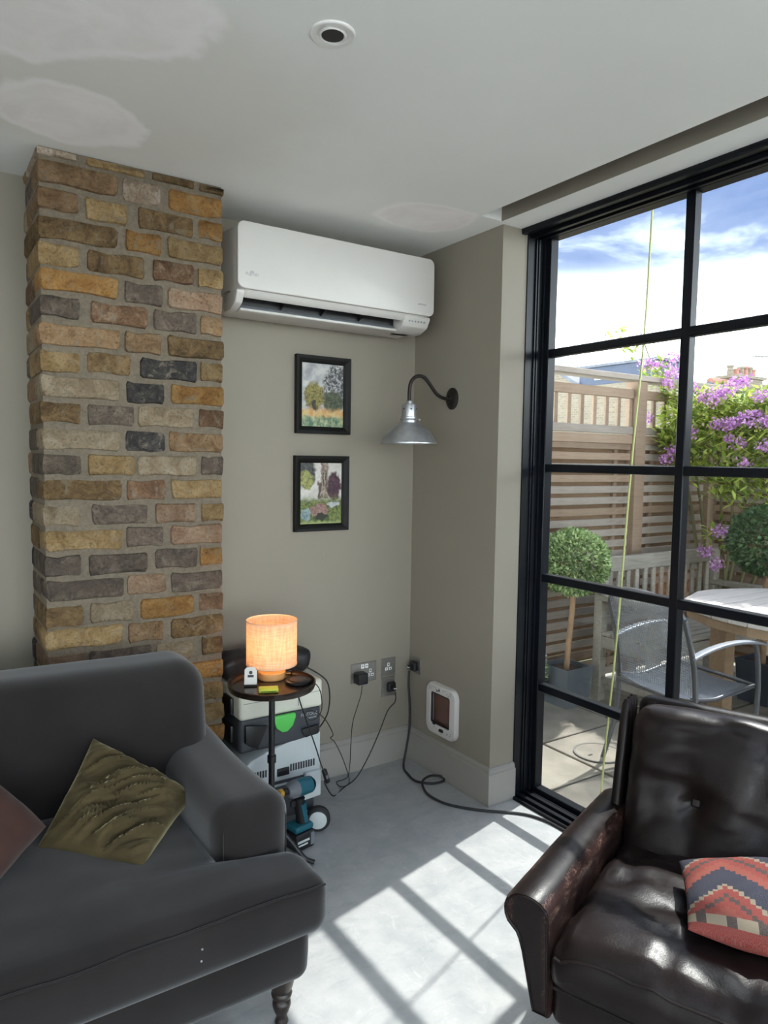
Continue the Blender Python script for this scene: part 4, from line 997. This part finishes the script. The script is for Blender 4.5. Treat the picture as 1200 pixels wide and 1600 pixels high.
def mat_kilim():
    t = MT('kilim_weave'); t.set('Roughness', .95); t.set('Specular IOR Level', .1)
    uv = t.tc.outputs['UV']; x, y, z = t.xyz(uv)
    S_ = 34.
    uq = t.math('DIVIDE', t.math('FLOOR', t.math('MULTIPLY', x, S_)), S_); vq = t.math('DIVIDE', t.math('FLOOR', t.math('MULTIPLY', y, S_*1.3)), S_*1.3)
    tri = t.math('ABSOLUTE', t.math('SUBTRACT', t.math('FRACT', t.math('MULTIPLY_ADD', uq, 1.7, .1)), .5))
    band = t.math('FRACT', t.math('ADD', t.math('MULTIPLY', vq, 1.7), t.math('MULTIPLY', tri, 1.15)))
    red = (.25, .036, .028); navy = (.009, .022, .048); cream = (.28, .235, .165); grey = (.055, .041, .041); coral = (.28, .062, .043)
    r = t.node('ShaderNodeValToRGB'); r.color_ramp.interpolation = 'CONSTANT'; t.L.new(band, r.inputs[0]); e = r.color_ramp.elements
    st_ = [(0, navy), (.20, coral), (.38, red), (.50, grey), (.58, red), (.74, cream), (.80, navy)]
    while len(e) < len(st_): e.new(.9)
    for i, (p, c) in enumerate(st_): e[i].position = p; e[i].color = (*c, 1)
    col = r.outputs[0]
    # border strip with small blocks
    bl = t.math('FRACT', t.math('MULTIPLY', uq, 6.)); br = t.node('ShaderNodeValToRGB'); br.color_ramp.interpolation = 'CONSTANT'; t.L.new(bl, br.inputs[0]); e = br.color_ramp.elements
    e[0].color = (*cream, 1); e[1].position = .35; e[1].color = (*grey, 1); q = e.new(.68); q.color = (*cream, 1)
    inb = t.math('MULTIPLY', t.math('GREATER_THAN', y, .06), t.math('LESS_THAN', y, .14))
    col = t.mix(inb, col, br.outputs[0])
    col = t.mix(t.math('LESS_THAN', y, .06), col, red)
    wv = t.noise(260, 2, .5, uv); col = t.mix(t.smooth(wv, .4, .62, 0., .35), col, tuple(.6*v for v in (.5, .4, .36)))
    t.color(col); t.bump(wv, .5, .004); return t.m
kc = thing('kilim_cushion', 'red and navy patterned kilim cushion on the leather armchair seat', 'cushion', (1.45, .78, .40))
pillow_quad('cover', [(1.272, .800, .452), (1.420, .520, .452), (1.640, .660, .545), (1.440, .935, .475)], .105, mat_kilim(), kc, 36, 3.3, .05, .03, pinch=.03)
# ------------------------------------------------------------------ the garden
GZ = -.06
M['slab'] = plain('yorkstone', (.245, .222, .18), .85, var=.25, scale=5, bump=.3, bscale=25)
M['joint'] = plain('paving_joint', (.16, .14, .10), .95, var=.2, scale=30)
pt = thing('ground_patio', 'pale stone paving slabs of the patio outside the door', 'patio', (3.5, 1.0, GZ), kind='structure')
G().box(2.20, 5.0, -4.0, 3.2, GZ-.15, GZ-.012).build('joint_bed', M['joint'], pt)
rr = random.Random(4)
x = 2.205
sizes = [.46, .60, .40, .62, .48, .30]
for wx in sizes:
    y = -3.95+rr.uniform(0, .2)
    while y < 3.1:
        ly = rr.choice([.42, .58, .68, .80]); y1 = min(y+ly, 3.19)
        x1 = min(x+wx, 4.98); c = [(x+.006, y+.006), (x1-.006, y+.006), (x1-.006, y1-.006), (x+.006, y1-.006)]
        c = [(a+rr.uniform(-.004, .004), b+rr.uniform(-.004, .004)) for a, b in c]
        G().prism(c, GZ-.04, GZ+rr.uniform(-.003, .002)).build('slab', M['slab'], pt, bevel=.004, seg=1)
        y = y1
    x += wx
mh = thing('drain_cover', 'round grey metal drain cover set in the paving', 'drain cover', (2.81, 2.29, GZ))
G().lathe([(.0, 0), (.112, 0), (.112, .0085), (.0, .0085)], 36, T(2.81, 2.29, GZ)).build('cover', M['slab'], mh, smooth=True, angle=30)
G().lathe([(.112, 0), (.112, .010), (.122, .010), (.122, 0)], 36, T(2.81, 2.29, GZ), closed=False).build('rim', plain('drain_metal', (.15, .145, .135), .6, .4, var=.2), mh, smooth=True, angle=30)
for k in (-1, 1): G().box(2.81+k*.06-.012, 2.81+k*.06+.012, 2.285, 2.295, GZ+.008, GZ+.0105).build('lifting_slot', M['ink_dark'], mh)
gr = G().box(4.9, 80, -40, 60, -.6, -.25).build('ground_beyond', plain('beyond_ground', (.12, .14, .07), .95, var=.3), None); tag(gr, 'dull ground of the neighbouring gardens', 'ground', None, 'structure')
gr = G().box(2.2, 5.0, 3.2, 60, -.6, -.25).build('ground_side', bpy.data.materials['beyond_ground'], None); tag(gr, 'ground of the garden next door', 'ground', None, 'structure')

gr = G().box(-30, 2.2, -40, -3.7, -.3, -.10).build('ground_rear_bounce', plain('bounce_paving', (.64, .62, .58), .9), None); tag(gr, 'unseen pale ground added beyond the rear glazing to bounce sunlight', 'ground', None, 'structure')  # added out of view, kept pale so sunlight bounces in through the rear
# --- slatted fence with trellis top
def mat_wood(name, c, c2, rough=.8):
    t = MT(name); t.set('Roughness', rough); t.set('Specular IOR Level', .2)
    oi = t.node('ShaderNodeObjectInfo')
    n = t.noise(10, 5, .6, stretch=(.6, 6, 6), dist=1.2); n2 = t.noise(3, 3, .5)
    col = t.mix(.4, t.ramp(n, [(.3, c), (.7, c2)]), t.ramp(n2, [(.3, c), (.7, c2)]))
    hs = t.node('ShaderNodeHueSaturation'); t.val(hs.inputs['Value'], t.math('MULTIPLY_ADD', oi.outputs['Random'], .3, .85)); t.L.new(col, hs.inputs['Color'])
    t.color(hs.outputs[0]); t.bump(n, .3, .004); return t.m
M['fence'] = mat_wood('weathered_softwood', (.23, .155, .105), (.32, .24, .175))
M['fence_grey'] = mat_wood('silvered_softwood', (.26, .215, .18), (.36, .315, .27))
M['fence_back'] = mat_wood('brown_softwood', (.14, .09, .055), (.21, .14, .09))
M['bench'] = mat_wood('weathered_teak', (.22, .20, .165), (.40, .37, .32))
M['table_wood'] = mat_wood('silver_table_wood', (.42, .38, .355), (.56, .525, .49))
M['leg_wood'] = mat_wood('table_leg_wood', (.24, .16, .10), (.34, .24, .155))
def slat_mesh(name, sx, sy, sz, mat):
    me = G().box(-sx/2, sx/2, -sy/2, sy/2, -sz/2, sz/2).mesh(name, bevel=.003, seg=1); me.materials.append(mat); return me
def put(name, me, parent, loc, rot=(0, 0, 0)):
    o = bpy.data.objects.new(name, me); COL.objects.link(o); o.parent = parent; o.location = loc; o.rotation_euler = rot; return o
FY = 3.10; PITCH = .0715
def fence(name, label, origin, rz, bays, top=2.0, trellis=True):
    """bays along local +x, face towards local -y"""
    f = thing(name, label, 'fence', origin, rz=rz)
    rr = random.Random(int(origin[0]*10)); x = 0
    for bi, bw in enumerate(bays):
        w = bw-.1
        me = slat_mesh('slat', w, .018, .047, M['fence']); me2 = slat_mesh('slat', w, .018, .047, M['fence_grey']); me3 = slat_mesh('slat', w, .018, .047, M['fence_back'])
        k = 0; z = .06
        ztop = 1.635 if trellis else top-.09
        while z < ztop-.05:
            put('slat', me if rr.random() < .3 else me2, f, (x+.1+w/2, 0, z), (0, rr.uniform(-.003, .003), 0)); put('slat', me3, f, (x+.1+w/2, .044, z+PITCH/2)); z += PITCH; k += 1
        if trellis:
            put('panel_rail', slat_mesh('panel_rail', w, .03, .060, M['fence']), f, (x+.1+w/2, -.004, 1.605)); put('panel_rail', slat_mesh('panel_rail', w, .03, .050, M['fence_grey']), f, (x+.1+w/2, -.006, 1.665))
            put('panel_rail', slat_mesh('panel_rail', w, .03, .060, M['fence']), f, (x+.1+w/2, -.004, 1.905))
            n = int(w/.112); ms = slat_mesh('trellis_upright', .030, .022, .24, M['fence'])
            for i in range(n+1): put('trellis_upright', ms, f, (x+.115+(w-.03)*i/n, 0, 1.775))
        mb = slat_mesh('batten', .032, .022, 1.50, M['fence'])
        for q in (.16, w-.12): put('batten', mb, f, (x+.1+q, .021, .80))
        put('post', slat_mesh('post', .1, .1, top-.04, M['fence']), f, (x+.05, 0, (top-.04)/2))
        x += bw
    put('post', slat_mesh('post', .1, .1, top-.04, M['fence']), f, (x+.05, 0, (top-.04)/2))
    put('cap_rail', slat_mesh('cap_rail', sum(bays)+.1, .13, .034, M['fence_grey']), f, ((sum(bays)+.1)/2, 0, top-.022))
    return f
fence('slatted_fence', 'weathered horizontal slat fence with trellis top along the side of the patio', (2.23, FY, GZ), 0, [1.775, .845], 2.03)
fence('slatted_fence', 'slatted timber fence closing the far end of the patio behind the lilac', (4.93, FY+.05, GZ), radians(-90), [1.9, 1.9, 1.9, 1.2], 2.0, False)

# --- foliage
def leaf_mat(name, c, c2, trans=.35):
    t = MT(name); N = t.N
    geo = t.node('ShaderNodeNewGeometry'); col = t.ramp(geo.outputs['Random Per Island'], [(0, c), (1, c2)])
    t.color(col); t.set('Roughness', .5)
    tr = t.node('ShaderNodeBsdfTranslucent'); t.L.new(col, tr.inputs[0]); mx = t.node('ShaderNodeMixShader'); mx.inputs[0].default_value = trans
    t.L.new(t.b.outputs[0], mx.inputs[1]); t.L.new(tr.outputs[0], mx.inputs[2]); t.L.new(mx.outputs[0], N['Material Output'].inputs[0]); return t.m
M['box_leaf'] = leaf_mat('box_leaf', (.06, .13, .035), (.44, .56, .26), .25)
M['dark_leaf'] = leaf_mat('dark_box_leaf', (.018, .05, .018), (.09, .17, .055), .2)
M['lilac_leaf'] = leaf_mat('lilac_leaf', (.13, .22, .03), (.56, .64, .14), .45)
M['petal'] = leaf_mat('purple_petal', (.36, .13, .42), (.78, .46, .76), .35)
M['petal_white'] = leaf_mat('white_petal', (.55, .45, .65), (.85, .8, .9), .3)
M['bark'] = plain('bark', (.30, .19, .11), .9, var=.3, scale=30, bump=.4, bscale=40, stretch=(1, 1, .3))
M['twig'] = plain('green_twig', (.16, .15, .07), .8, var=.2)
def leaf(g, p, d, n, l, w):
    """a folded four-triangle leaf"""
    d = d.normalized(); s = d.cross(n)
    s = s.normalized() if s.length > 1e-4 else Vector((1, 0, 0)); u = s.cross(d).normalized()
    g.add([p, p+d*l*.45+s*w/2+u*w*.12, p+d*l, p+d*l*.45-s*w/2+u*w*.12, p+d*l*.5], [(0, 1, 4), (1, 2, 4), (2, 3, 4), (3, 0, 4)])
def rv(rr): 
    while True:
        v = Vector((rr.uniform(-1, 1), rr.uniform(-1, 1), rr.uniform(-1, 1)))
        if .05 < v.length < 1: return v.normalized()
def ball_bush(c, r, n, seed, l=.026):
    rr = random.Random(seed); g = G(); c = Vector(c)
    for i in range(n):
        v = rv(rr); q = r*(1-abs(rr.gauss(0, .09)))*(1+.06*noise.noise(v*3+Vector((seed, 0, 0))))
        p = c+Vector((v.x, v.y, v.z*.95))*q; d = (v+rv(rr)*.9); ll = l*rr.uniform(.7, 1.3)
        leaf(g, p, d, rv(rr), ll, ll*.6)
    return g
def planter(parent, x0, x1, y0, y1, z0, z1, mat):
    t_ = .012; g = G(); i = .018
    # tapered box with a rim and soil
    vs_ = [(x0+i, y0+i, z0), (x1-i, y0+i, z0), (x1-i, y1-i, z0), (x0+i, y1-i, z0), (x0, y0, z1), (x1, y0, z1), (x1, y1, z1), (x0, y1, z1), (x0+t_, y0+t_, z1), (x1-t_, y0+t_, z1), (x1-t_, y1-t_, z1), (x0+t_, y1-t_, z1), (x0+t_, y0+t_, z1-.03), (x1-t_, y0+t_, z1-.03), (x1-t_, y1-t_, z1-.03), (x0+t_, y1-t_, z1-.03)]
    fs = [(3, 2, 1, 0)]+[(k, (k+1) % 4, 4+(k+1) % 4, 4+k) for k in range(4)]+[(4+k, 4+(k+1) % 4, 8+(k+1) % 4, 8+k) for k in range(4)]+[(8+k, 8+(k+1) % 4, 12+(k+1) % 4, 12+k) for k in range(4)]+[(12, 13, 14, 15)]
    G().add(vs_, fs).build('planter', mat, parent)
    G().box(x0+t_+.001, x1-t_-.001, y0+t_+.001, y1-t_-.001, z1-.032, z1-.026).build('soil', M['soil'], parent)
M['soil'] = plain('soil', (.05, .035, .025), .95, var=.4, scale=40)
M['planter'] = plain('slate_planter', (.10, .115, .13), .6, var=.12)
tp = thing('topiary_tree', 'clipped box ball on a bare stem in a square grey planter', 'topiary', (3.27, 2.90, GZ))
planter(tp, 3.14, 3.36, 2.80, 3.02, GZ, .175, M['planter'])
G().tube(spline([(3.24, 2.90, .14), (3.25, 2.90, .30), (3.272, 2.90, .50), (3.285, 2.90, .72)], 4), [.017]*13, 9).build('stem', M['bark'], tp, smooth=True)
tag(ball_bush((3.25, 2.88, .80), .20, 5200, 1, .026).build('foliage', M['box_leaf'], tp), kind='stuff')
sp_ = thing('flowering_plant', 'small white-flowered plant in a pot beside the topiary planter', 'plant', (3.07, 2.99, GZ))
planter(sp_, 3.00, 3.10, 2.94, 3.05, GZ, .10, M['planter'])
g = G(); g2 = G(); rr = random.Random(9)
for i in range(120):
    v = rv(rr); v.z = abs(v.z); p = Vector((3.065, 2.99, .08))+Vector((v.x*.06, v.y*.06, v.z*.20)); leaf(g, p, v+rv(rr)*.5, rv(rr), .035, .014)
for i in range(60):
    v = rv(rr); v.z = abs(v.z); p = Vector((3.065, 2.99, .14))+Vector((v.x*.06, v.y*.06, v.z*.22)); leaf(g2, p, rv(rr), rv(rr), .02, .016)
tag(g.build('foliage', M['box_leaf'], sp_), kind='stuff'); tag(g2.build('blossom', M['petal_white'], sp_), kind='stuff')
tp2 = thing('topiary_tree', 'dark green clipped bush on a stem in a black planter beyond the table', 'topiary', (4.32, 2.31, GZ))
planter(tp2, 4.21, 4.43, 2.20, 2.42, GZ, .20, plain('black_planter', (.03, .04, .055), .5, var=.1))
G().tube([(4.32, 2.31, .15), (4.33, 2.31, .45), (4.32, 2.31, .80)], .02, 9).build('stem', M['bark'], tp2, smooth=True)
tag(ball_bush((4.32, 2.31, .93), .22, 4200, 5, .03).build('foliage', M['dark_leaf'], tp2), kind='stuff')
# lilac-coloured flowering shrub over the fence corner
sh = thing('flowering_shrub', 'large purple-flowering shrub sprawling over the fence at the patio corner', 'shrub', (4.77, 2.93, GZ))
rr = random.Random(21); stems = []
for (a, b) in (((4.77, 2.93), (4.30, 3.05, 2.05)), ((4.77, 2.93), (4.35, 2.75, 1.85)), ((4.77, 2.93), (4.35, 2.45, 1.80)), ((4.77, 2.93), (4.45, 2.25, 1.7)), ((4.77, 2.93), (4.35, 2.6, 1.5)), ((4.77, 2.93), (4.30, 3.28, 2.32)), ((4.77, 2.93), (4.50, 2.05, 1.6)), ((4.77, 2.93), (4.28, 2.62, .98))):
    p0 = Vector((a[0], a[1], GZ)); p3 = Vector(b); mid_ = p0.lerp(p3, .5)+Vector((.12, .0, .15))
    G().tube(spline([p0, mid_, p3], 6), [.016-.001*i for i in range(13)], 7).build('branch', M['twig'], sh, smooth=True)
g = G()
cl = [((4.38, 2.90, 1.62), (.22, .24, .20), 620), ((4.40, 2.62, 1.55), (.24, .24, .26), 900), ((4.42, 2.38, 1.52), (.26, .26, .30), 1000), ((4.40, 2.72, 1.78), (.20, .26, .12), 420), ((4.42, 2.35, 1.78), (.22, .22, .10), 380), ((4.45, 2.12, 1.50), (.26, .22, .34), 700), ((4.38, 3.02, 1.84), (.16, .14, .10), 160), ((4.32, 3.12, 2.02), (.10, .12, .10), 120), ((4.30, 3.34, 2.20), (.07, .12, .08), 40), ((4.40, 2.55, 1.25), (.20, .22, .14), 420), ((4.34, 2.98, 1.58), (.14, .18, .20), 420), ((4.36, 2.84, 1.38), (.12, .16, .12), 160), ((4.34, 2.50, 1.70), (.14, .28, .12), 380), ((4.30, 2.64, .95), (.08, .12, .12), 40), ((4.45, 2.2, 1.15), (.22, .20, .20), 320), ((4.30, 3.50, 2.32), (.05, .14, .05), 30)]
for (c, s, n) in cl:
    for i in range(n):
        v = rv(rr)*(rr.random()**.45); p = Vector(c)+Vector((v.x*s[0], v.y*s[1], v.z*s[2]))
        d = Vector((rr.uniform(-1, .6), rr.uniform(-1, 1), rr.uniform(-.5, .7))); ll = rr.uniform(.05, .085); leaf(g, p, d, Vector((rr.uniform(-.4, .4), rr.uniform(-.4, .4), 1)), ll, ll*.36)
tag(g.build('foliage', M['lilac_leaf'], sh), kind='stuff')
fl_ = [(4.25, 3.19, 2.08, .06), (4.24, 3.10, 2.06, .05), (4.24, 2.96, 2.10, .055), (4.23, 2.97, 2.00, .065), (4.24, 3.0, 1.93, .05), (4.24, 2.82, 1.89, .05), (4.23, 2.86, 1.82, .05), (4.22, 2.72, 1.82, .055), (4.21, 2.64, 1.80, .075), (4.21, 2.58, 1.84, .06), (4.22, 2.51, 1.88, .055), (4.22, 2.46, 1.90, .05), (4.20, 2.61, 1.64, .055), (4.20, 2.55, 1.63, .05), (4.20, 2.50, 1.64, .06), (4.20, 2.43, 1.67, .06), (4.20, 2.36, 1.66, .075), (4.21, 2.29, 1.64, .06), (4.22, 2.80, 1.59, .055), (4.22, 2.93, 1.48, .05), (4.22, 2.97, 1.42, .05), (4.20, 2.47, 1.52, .055), (4.20, 2.42, 1.40, .05), (4.22, 3.12, 1.70, .045), (4.20, 2.55, .97, .055), (4.20, 2.64, .83, .055), (4.20, 2.56, .76, .05), (4.22, 2.36, 1.80, .05), (4.22, 2.20, 1.76, .06), (4.20, 2.30, 1.50, .05), (4.22, 2.12, 1.58, .06), (4.20, 2.52, 1.55, .04)]
for k, (x, y, z, r) in enumerate(fl_):
    g = G()
    for i in range(int(60*(r/.05)**1.5)):
        v = rv(rr)*rr.random()**.4; leaf(g, Vector((x, y, z))+Vector((v.x*r*.9, v.y*r, v.z*r*.8)), rv(rr), rv(rr), rr.uniform(.016, .026), .018)
    g.build('flower_cluster', M['petal'], sh)

# --- bench against the side fence
be = thing('garden_bench', 'weathered slatted wooden garden bench standing against the fence', 'bench', (4.05, 2.66, GZ))
bx0, bx1, by0, by1 = 3.44, 4.66, 2.44, 2.88
sb = lambda nm, *a: G().box(*a).build(nm, M['bench'], be, bevel=.004, seg=1)
for x in (bx0, bx1-.06):
    sb('back_post', x, x+.06, by1-.06, by1, GZ, .80); sb('front_leg', x, x+.06, by0, by0+.06, GZ, .56)
    sb('armrest', x-.008, x+.068, by0-.03, by1-.03, .56, .595); sb('side_rail', x+.01, x+.05, by0+.05, by1-.05, .27, .345); sb('side_stretcher', x+.015, x+.045, by0+.05, by1-.05, .05, .09)
sb('top_rail', bx0, bx1, by1-.05, by1-.01, .725, .815); sb('lower_back_rail', bx0+.05, bx1-.05, by1-.05, by1-.015, .40, .455)
n = 13
for i in range(n): xx = bx0+.085+(bx1-bx0-.21)*i/(n-1); sb('back_slat', xx, xx+.036, by1-.04, by1-.022, .45, .73)
for i in range(6): yy = by0-.005+i*.066; sb('seat_slat', bx0+.01, bx1-.01, yy, yy+.056, .345, .365)
sb('front_rail', bx0+.05, bx1-.05, by0+.01, by0+.045, .27, .335)
# --- round slatted table
ta = thing('garden_table', 'round silvered wooden slatted garden table with sturdy legs', 'table', (3.78, 1.78, GZ))
tcx, tcy, tr_ = 3.78, 1.78, .60
nb = 12; bw = 2*tr_/nb
for i in range(nb):
    y0 = tcy-tr_+i*bw+.004; y1 = y0+bw-.008
    ym = max(abs(y0-tcy), abs(y1-tcy)); 
    def hx(yy): return sqrt(max(.0004, tr_**2-(yy-tcy)**2))
    G().prism([(tcx-hx(y0), y0), (tcx+hx(y0), y0), (tcx+hx(y1), y1), (tcx-hx(y1), y1)], .640, .665).build('top_slat', M['table_wood'], ta, bevel=.003, seg=1)
for i in range(16):
    a0, a1 = 2*pi*i/16, 2*pi*(i+1)/16; P = [(tcx+r*cos(a), tcy+r*sin(a)) for r, a in ((tr_-.05, a0), (tr_-.004, a0), (tr_-.004, a1), (tr_-.05, a1))]
    G().prism(P, .595, .638).build('rim_segment', M['leg_wood'], ta)
for (dx, dy) in ((-.22, .34), (.34, .22), (.22, -.34), (-.34, -.22)):
    G().box(tcx+dx-.045, tcx+dx+.045, tcy+dy-.045, tcy+dy+.045, GZ, .62).build('leg', M['leg_wood'], ta, bevel=.004, seg=1)
for (a, b) in (((-.22, .34), (.22, -.34)), ((.34, .22), (-.34, -.22))):
    A = Vector((tcx+a[0], tcy+a[1], 0)); B = Vector((tcx+b[0], tcy+b[1], 0)); L_ = (B-A).length; ang = atan2((B-A).y, (B-A).x)
    m_ = T(*((A+B)/2)) @ Matrix.Rotation(ang, 4, 'Z'); G().box(-L_/2-.16, L_/2+.16, -.04, .04, GZ, GZ+.05, m=m_).build('foot_rail', M['leg_wood'], ta, bevel=.004, seg=1); G().box(-L_/2, L_/2, -.03, .03, .55, .62, m=m_).build('top_bearer', M['leg_wood'], ta)
# --- metal mesh chair
mc = thing('metal_chair', 'grey metal garden armchair with woven mesh seat by the table', 'chair', (3.02, 1.98, GZ), rz=radians(-8))
M['chair_metal'] = plain('grey_chair_metal', (.12, .125, .135), .38, .7, var=.1)
M['mesh_metal'] = plain('mesh_metal', (.25, .27, .30), .42, .6, var=.1)
def tube_part(nm, pts, r, mat='chair_metal'): return G().tube(spline(pts, 6), r, 9).build(nm, M[mat], mc, world=False, smooth=True)
# local: +x towards the table (front), y across
for s in (-1, 1):
    y = s*.23
    tube_part('rear_leg', [(-.27, y, 0), (-.20, y, .20), (-.185, y, .38), (-.205, y, .58), (-.265, y*.97, .78)], .012)
    tube_part('front_leg', [(.215, y, 0), (.205, y, .22), (.212, y, .42), (.198, y, .58), (.17, y, .648)], .012)
    G().soft((.46, .038, .014), .006, (8, 1, 1), deform=lambda p: p+Vector((0, 0, -.9*(p.x-.04)**2*.7)), m=T(.01, y, .655)).build('armrest', M['mesh_metal'], mc, world=False, smooth=True)
    tube_part('seat_rail', [(-.19, y*.93, .42), (-.05, y*.93, .405), (.10, y*.93, .43), (.215, y*.93, .435)], .010)
tube_part('top_rail', [(-.265, -.223, .78), (-.285, -.18, .835), (-.30, -.08, .865), (-.30, .08, .865), (-.285, .18, .835), (-.265, .223, .78)], .012)
tube_part('front_rail', [(.215, -.215, .435), (.235, -.1, .43), (.235, .1, .43), (.215, .215, .435)], .010)
tube_part('cross_bar', [(-.20, -.22, .40), (-.195, 0, .395), (-.20, .22, .40)], .009)
def wire(nm, fn, nu, nv, th):
    vs_ = [fn(i/nu, j/nv) for i in range(nu+1) for j in range(nv+1)]; fs = [(i*(nv+1)+j, (i+1)*(nv+1)+j, (i+1)*(nv+1)+j+1, i*(nv+1)+j+1) for i in range(nu) for j in range(nv)]
    o = G().add(vs_, fs).build(nm, M['mesh_metal'], mc, world=False)
    md = o.modifiers.new('weave', 'WIREFRAME'); md.thickness = th; md.use_even_offset = False; md.use_boundary = True; return o
wire('seat_mesh', lambda u, v: (-.19+.41*u, -.215+.43*v, .420-.02*sin(pi*u)*1+.012*u-.02*sin(pi*v)), 36, 38, .0052)
wire('back_mesh', lambda u, v: (-.187-.018*u-.10*u*u, (-.215+.43*v)*(1-.12*u**4), .43+.40*u+.03*u*sin(pi*v)), 36, 38, .0046)
# --- hose, red bucket
t = MT('lime_hose'); t.color((.50, .53, .20)).set('Roughness', .4); M['hose'] = t.m
hs = [Vector(p) for p in [(2.235, 1.663, 2.9), (2.235, 1.672, 2.35), (2.24, 1.690, 1.85), (2.25, 1.732, 1.36), (2.29, 1.80, .68), (2.34, 1.88, .12), (2.37, 1.90, GZ+.012), (2.45, 1.85, GZ+.010), (2.55, 1.6, GZ+.010), (2.5, 1.2, GZ+.010)]]
o = G().tube(spline(hs, 8), .0038, 8).build('garden_hose', M['hose'], None, smooth=True); move_base(o, hs[6]); tag(o, 'lime yellow hose hanging down just outside the glass', 'hose')
rb = thing('red_bucket', 'small red pot on the paving behind the armchair back', 'pot', (3.02, 1.58, GZ))
G().lathe([(.0, 0), (.07, 0), (.095, .17), (.10, .175), (.10, .19), (.09, .19), (.085, .17), (.0, .165)], 24, T(3.02, 1.58, GZ)).build('bucket', plain('red_plastic', (.55, .02, .05), .4, var=.05), rb, smooth=True, angle=35)

# ------------------------------------------------------------------ neighbouring houses
def mat_farbrick():
    t = MT('distant_brick'); t.set('Roughness', .95)
    b = t.node('ShaderNodeTexBrick'); b.inputs['Color1'].default_value = (.26, .215, .155, 1); b.inputs['Color2'].default_value = (.19, .15, .105, 1); b.inputs['Mortar'].default_value = (.25, .23, .19, 1)
    b.inputs['Scale'].default_value = 4.4; b.inputs['Mortar Size'].default_value = .03
    x, y, z = t.xyz(); c = t.node('ShaderNodeCombineXYZ'); t.val(c.inputs[0], t.math('ADD', x, y)); t.val(c.inputs[1], z); t.L.new(c.outputs[0], b.inputs[0]); t.color(b.outputs[0]); return t.m
M['farbrick'] = mat_farbrick()
M['slate'] = plain('slate_roof', (.13, .14, .17), .7, var=.25, scale=6)
M['clad'] = plain('dark_blue_cladding', (.05, .065, .11), .6, var=.08)
M['terra'] = plain('terracotta', (.36, .17, .13), .85, var=.2)
M['cream_wall'] = plain('pale_render', (.5, .47, .42), .9, var=.08)
h1 = thing('neighbour_house', 'pale brick house with a dark blue roof extension seen over the side fence', 'house', (16, 13, 0))
G().box(13.6, 14.6, 9.9, 20, -.3, 3.25).build('wall', M['farbrick'], h1)
G().box(13.58, 14.6, 9.88, 12.05, 3.25, 3.66).build('roof_extension', M['clad'], h1)
G().box(13.50, 14.7, 9.80, 12.1, 3.66, 3.72).build('flat_roof', M['slate'], h1)
G().add([(13.6, 12.1, 3.25), (13.6, 16.5, 3.25), (13.6, 14.0, 4.3), (14.6, 12.1, 3.25), (14.6, 16.5, 3.25), (14.6, 14.0, 4.3)], [(0, 2, 1), (3, 4, 5), (0, 1, 4, 3), (1, 2, 5, 4), (2, 0, 3, 5)]).build('gable', M['farbrick'], h1, recalc=True)
for (a, b) in (((12.0, 3.22), (14.0, 4.35)), ((16.6, 3.22), (14.0, 4.35))):
    G().add([(13.5, a[0], a[1]), (14.7, a[0], a[1]), (14.7, b[0], b[1]), (13.5, b[0], b[1]), (13.5, a[0], a[1]+.09), (14.7, a[0], a[1]+.09), (14.7, b[0], b[1]+.09), (13.5, b[0], b[1]+.09)], [(0,3,2,1),(4,5,6,7),(0,1,5,4),(1,2,6,5),(2,3,7,6),(3,0,4,7)]).build('roof_slope', M['slate'], h1, recalc=True)
for (y, z) in ((15.2, 1.6), (11.4, 3.36)):
    f_ = G().box(13.54, 13.62, y-(.35 if z < 3 else .16), y+(.35 if z < 3 else .16), z, z+(.9 if z < 3 else .16)).build('window', M['white_trim'], h1); G().box(13.52, 13.56, y-(.29 if z < 3 else .11), y+(.29 if z < 3 else .11), z+.04, z+(.85 if z < 3 else .12)).build('pane', M['grey_plastic'], f_)
h2 = thing('chimney_house', 'distant house with a pot-topped brick chimney and terracotta ridge', 'house', (22, 12.5, 0))
G().box(19.5, 27, 11.0, 15, -.3, 3.1).build('wall', M['farbrick'], h2)
for (a, b) in (((10.9, 3.0), (12.2, 3.72)), ((15.1, 3.0), (12.2, 3.72))):
    G().add([(19.2, a[0], a[1]), (27, a[0], a[1]), (27, b[0], b[1]), (19.2, b[0], b[1]), (19.2, a[0], a[1]+.08), (27, a[0], a[1]+.08), (27, b[0], b[1]+.08), (19.2, b[0], b[1]+.08)], [(0,3,2,1),(4,5,6,7),(0,1,5,4),(1,2,6,5),(2,3,7,6),(3,0,4,7)]).build('roof_slope', M['slate'], h2, recalc=True)
for k in range(14): G().tube([(19.2+k*.45, 12.2, 3.80), (19.2+k*.45+.43, 12.2, 3.82)], .11, 8).build('ridge_tile', M['terra'], h2, smooth=True)
cs = G().box(20.1, 21.45, 11.9, 12.5, 3.4, 3.96).build('chimney_stack', M['farbrick'], h2); G().box(20.02, 21.53, 11.82, 12.58, 3.96, 4.04).build('chimney_cap', M['farbrick'], cs)
for k, (x, hh) in enumerate(((20.2, .30), (20.5, .22), (20.75, .30), (20.98, .32), (21.2, .32), (21.38, .26))): G().lathe([(.10, 0), (.085, hh*.8), (.115, hh*.82), (.115, hh), (.07, hh)], 10, T(x, 12.2, 4.04)).build('chimney_pot', M['terra'] if k % 2 else M['farbrick'], cs, smooth=True)
ar = G().tube([(21.9, 12.2, 3.7), (21.9, 12.2, 4.82)], .022, 6).build('aerial', M['steel'], h2); G().tube([(21.3, 12.2, 4.70), (22.4, 12.2, 4.78)], .015, 6).build('aerial_boom', M['steel'], ar)
for k in range(8): G().tube([(21.35+k*.14, 12.05, 4.705+k*.011), (21.35+k*.14, 12.35, 4.705+k*.011)], .012, 5).build('aerial_rod', M['steel'], ar)
bpy.context.view_layer.update()
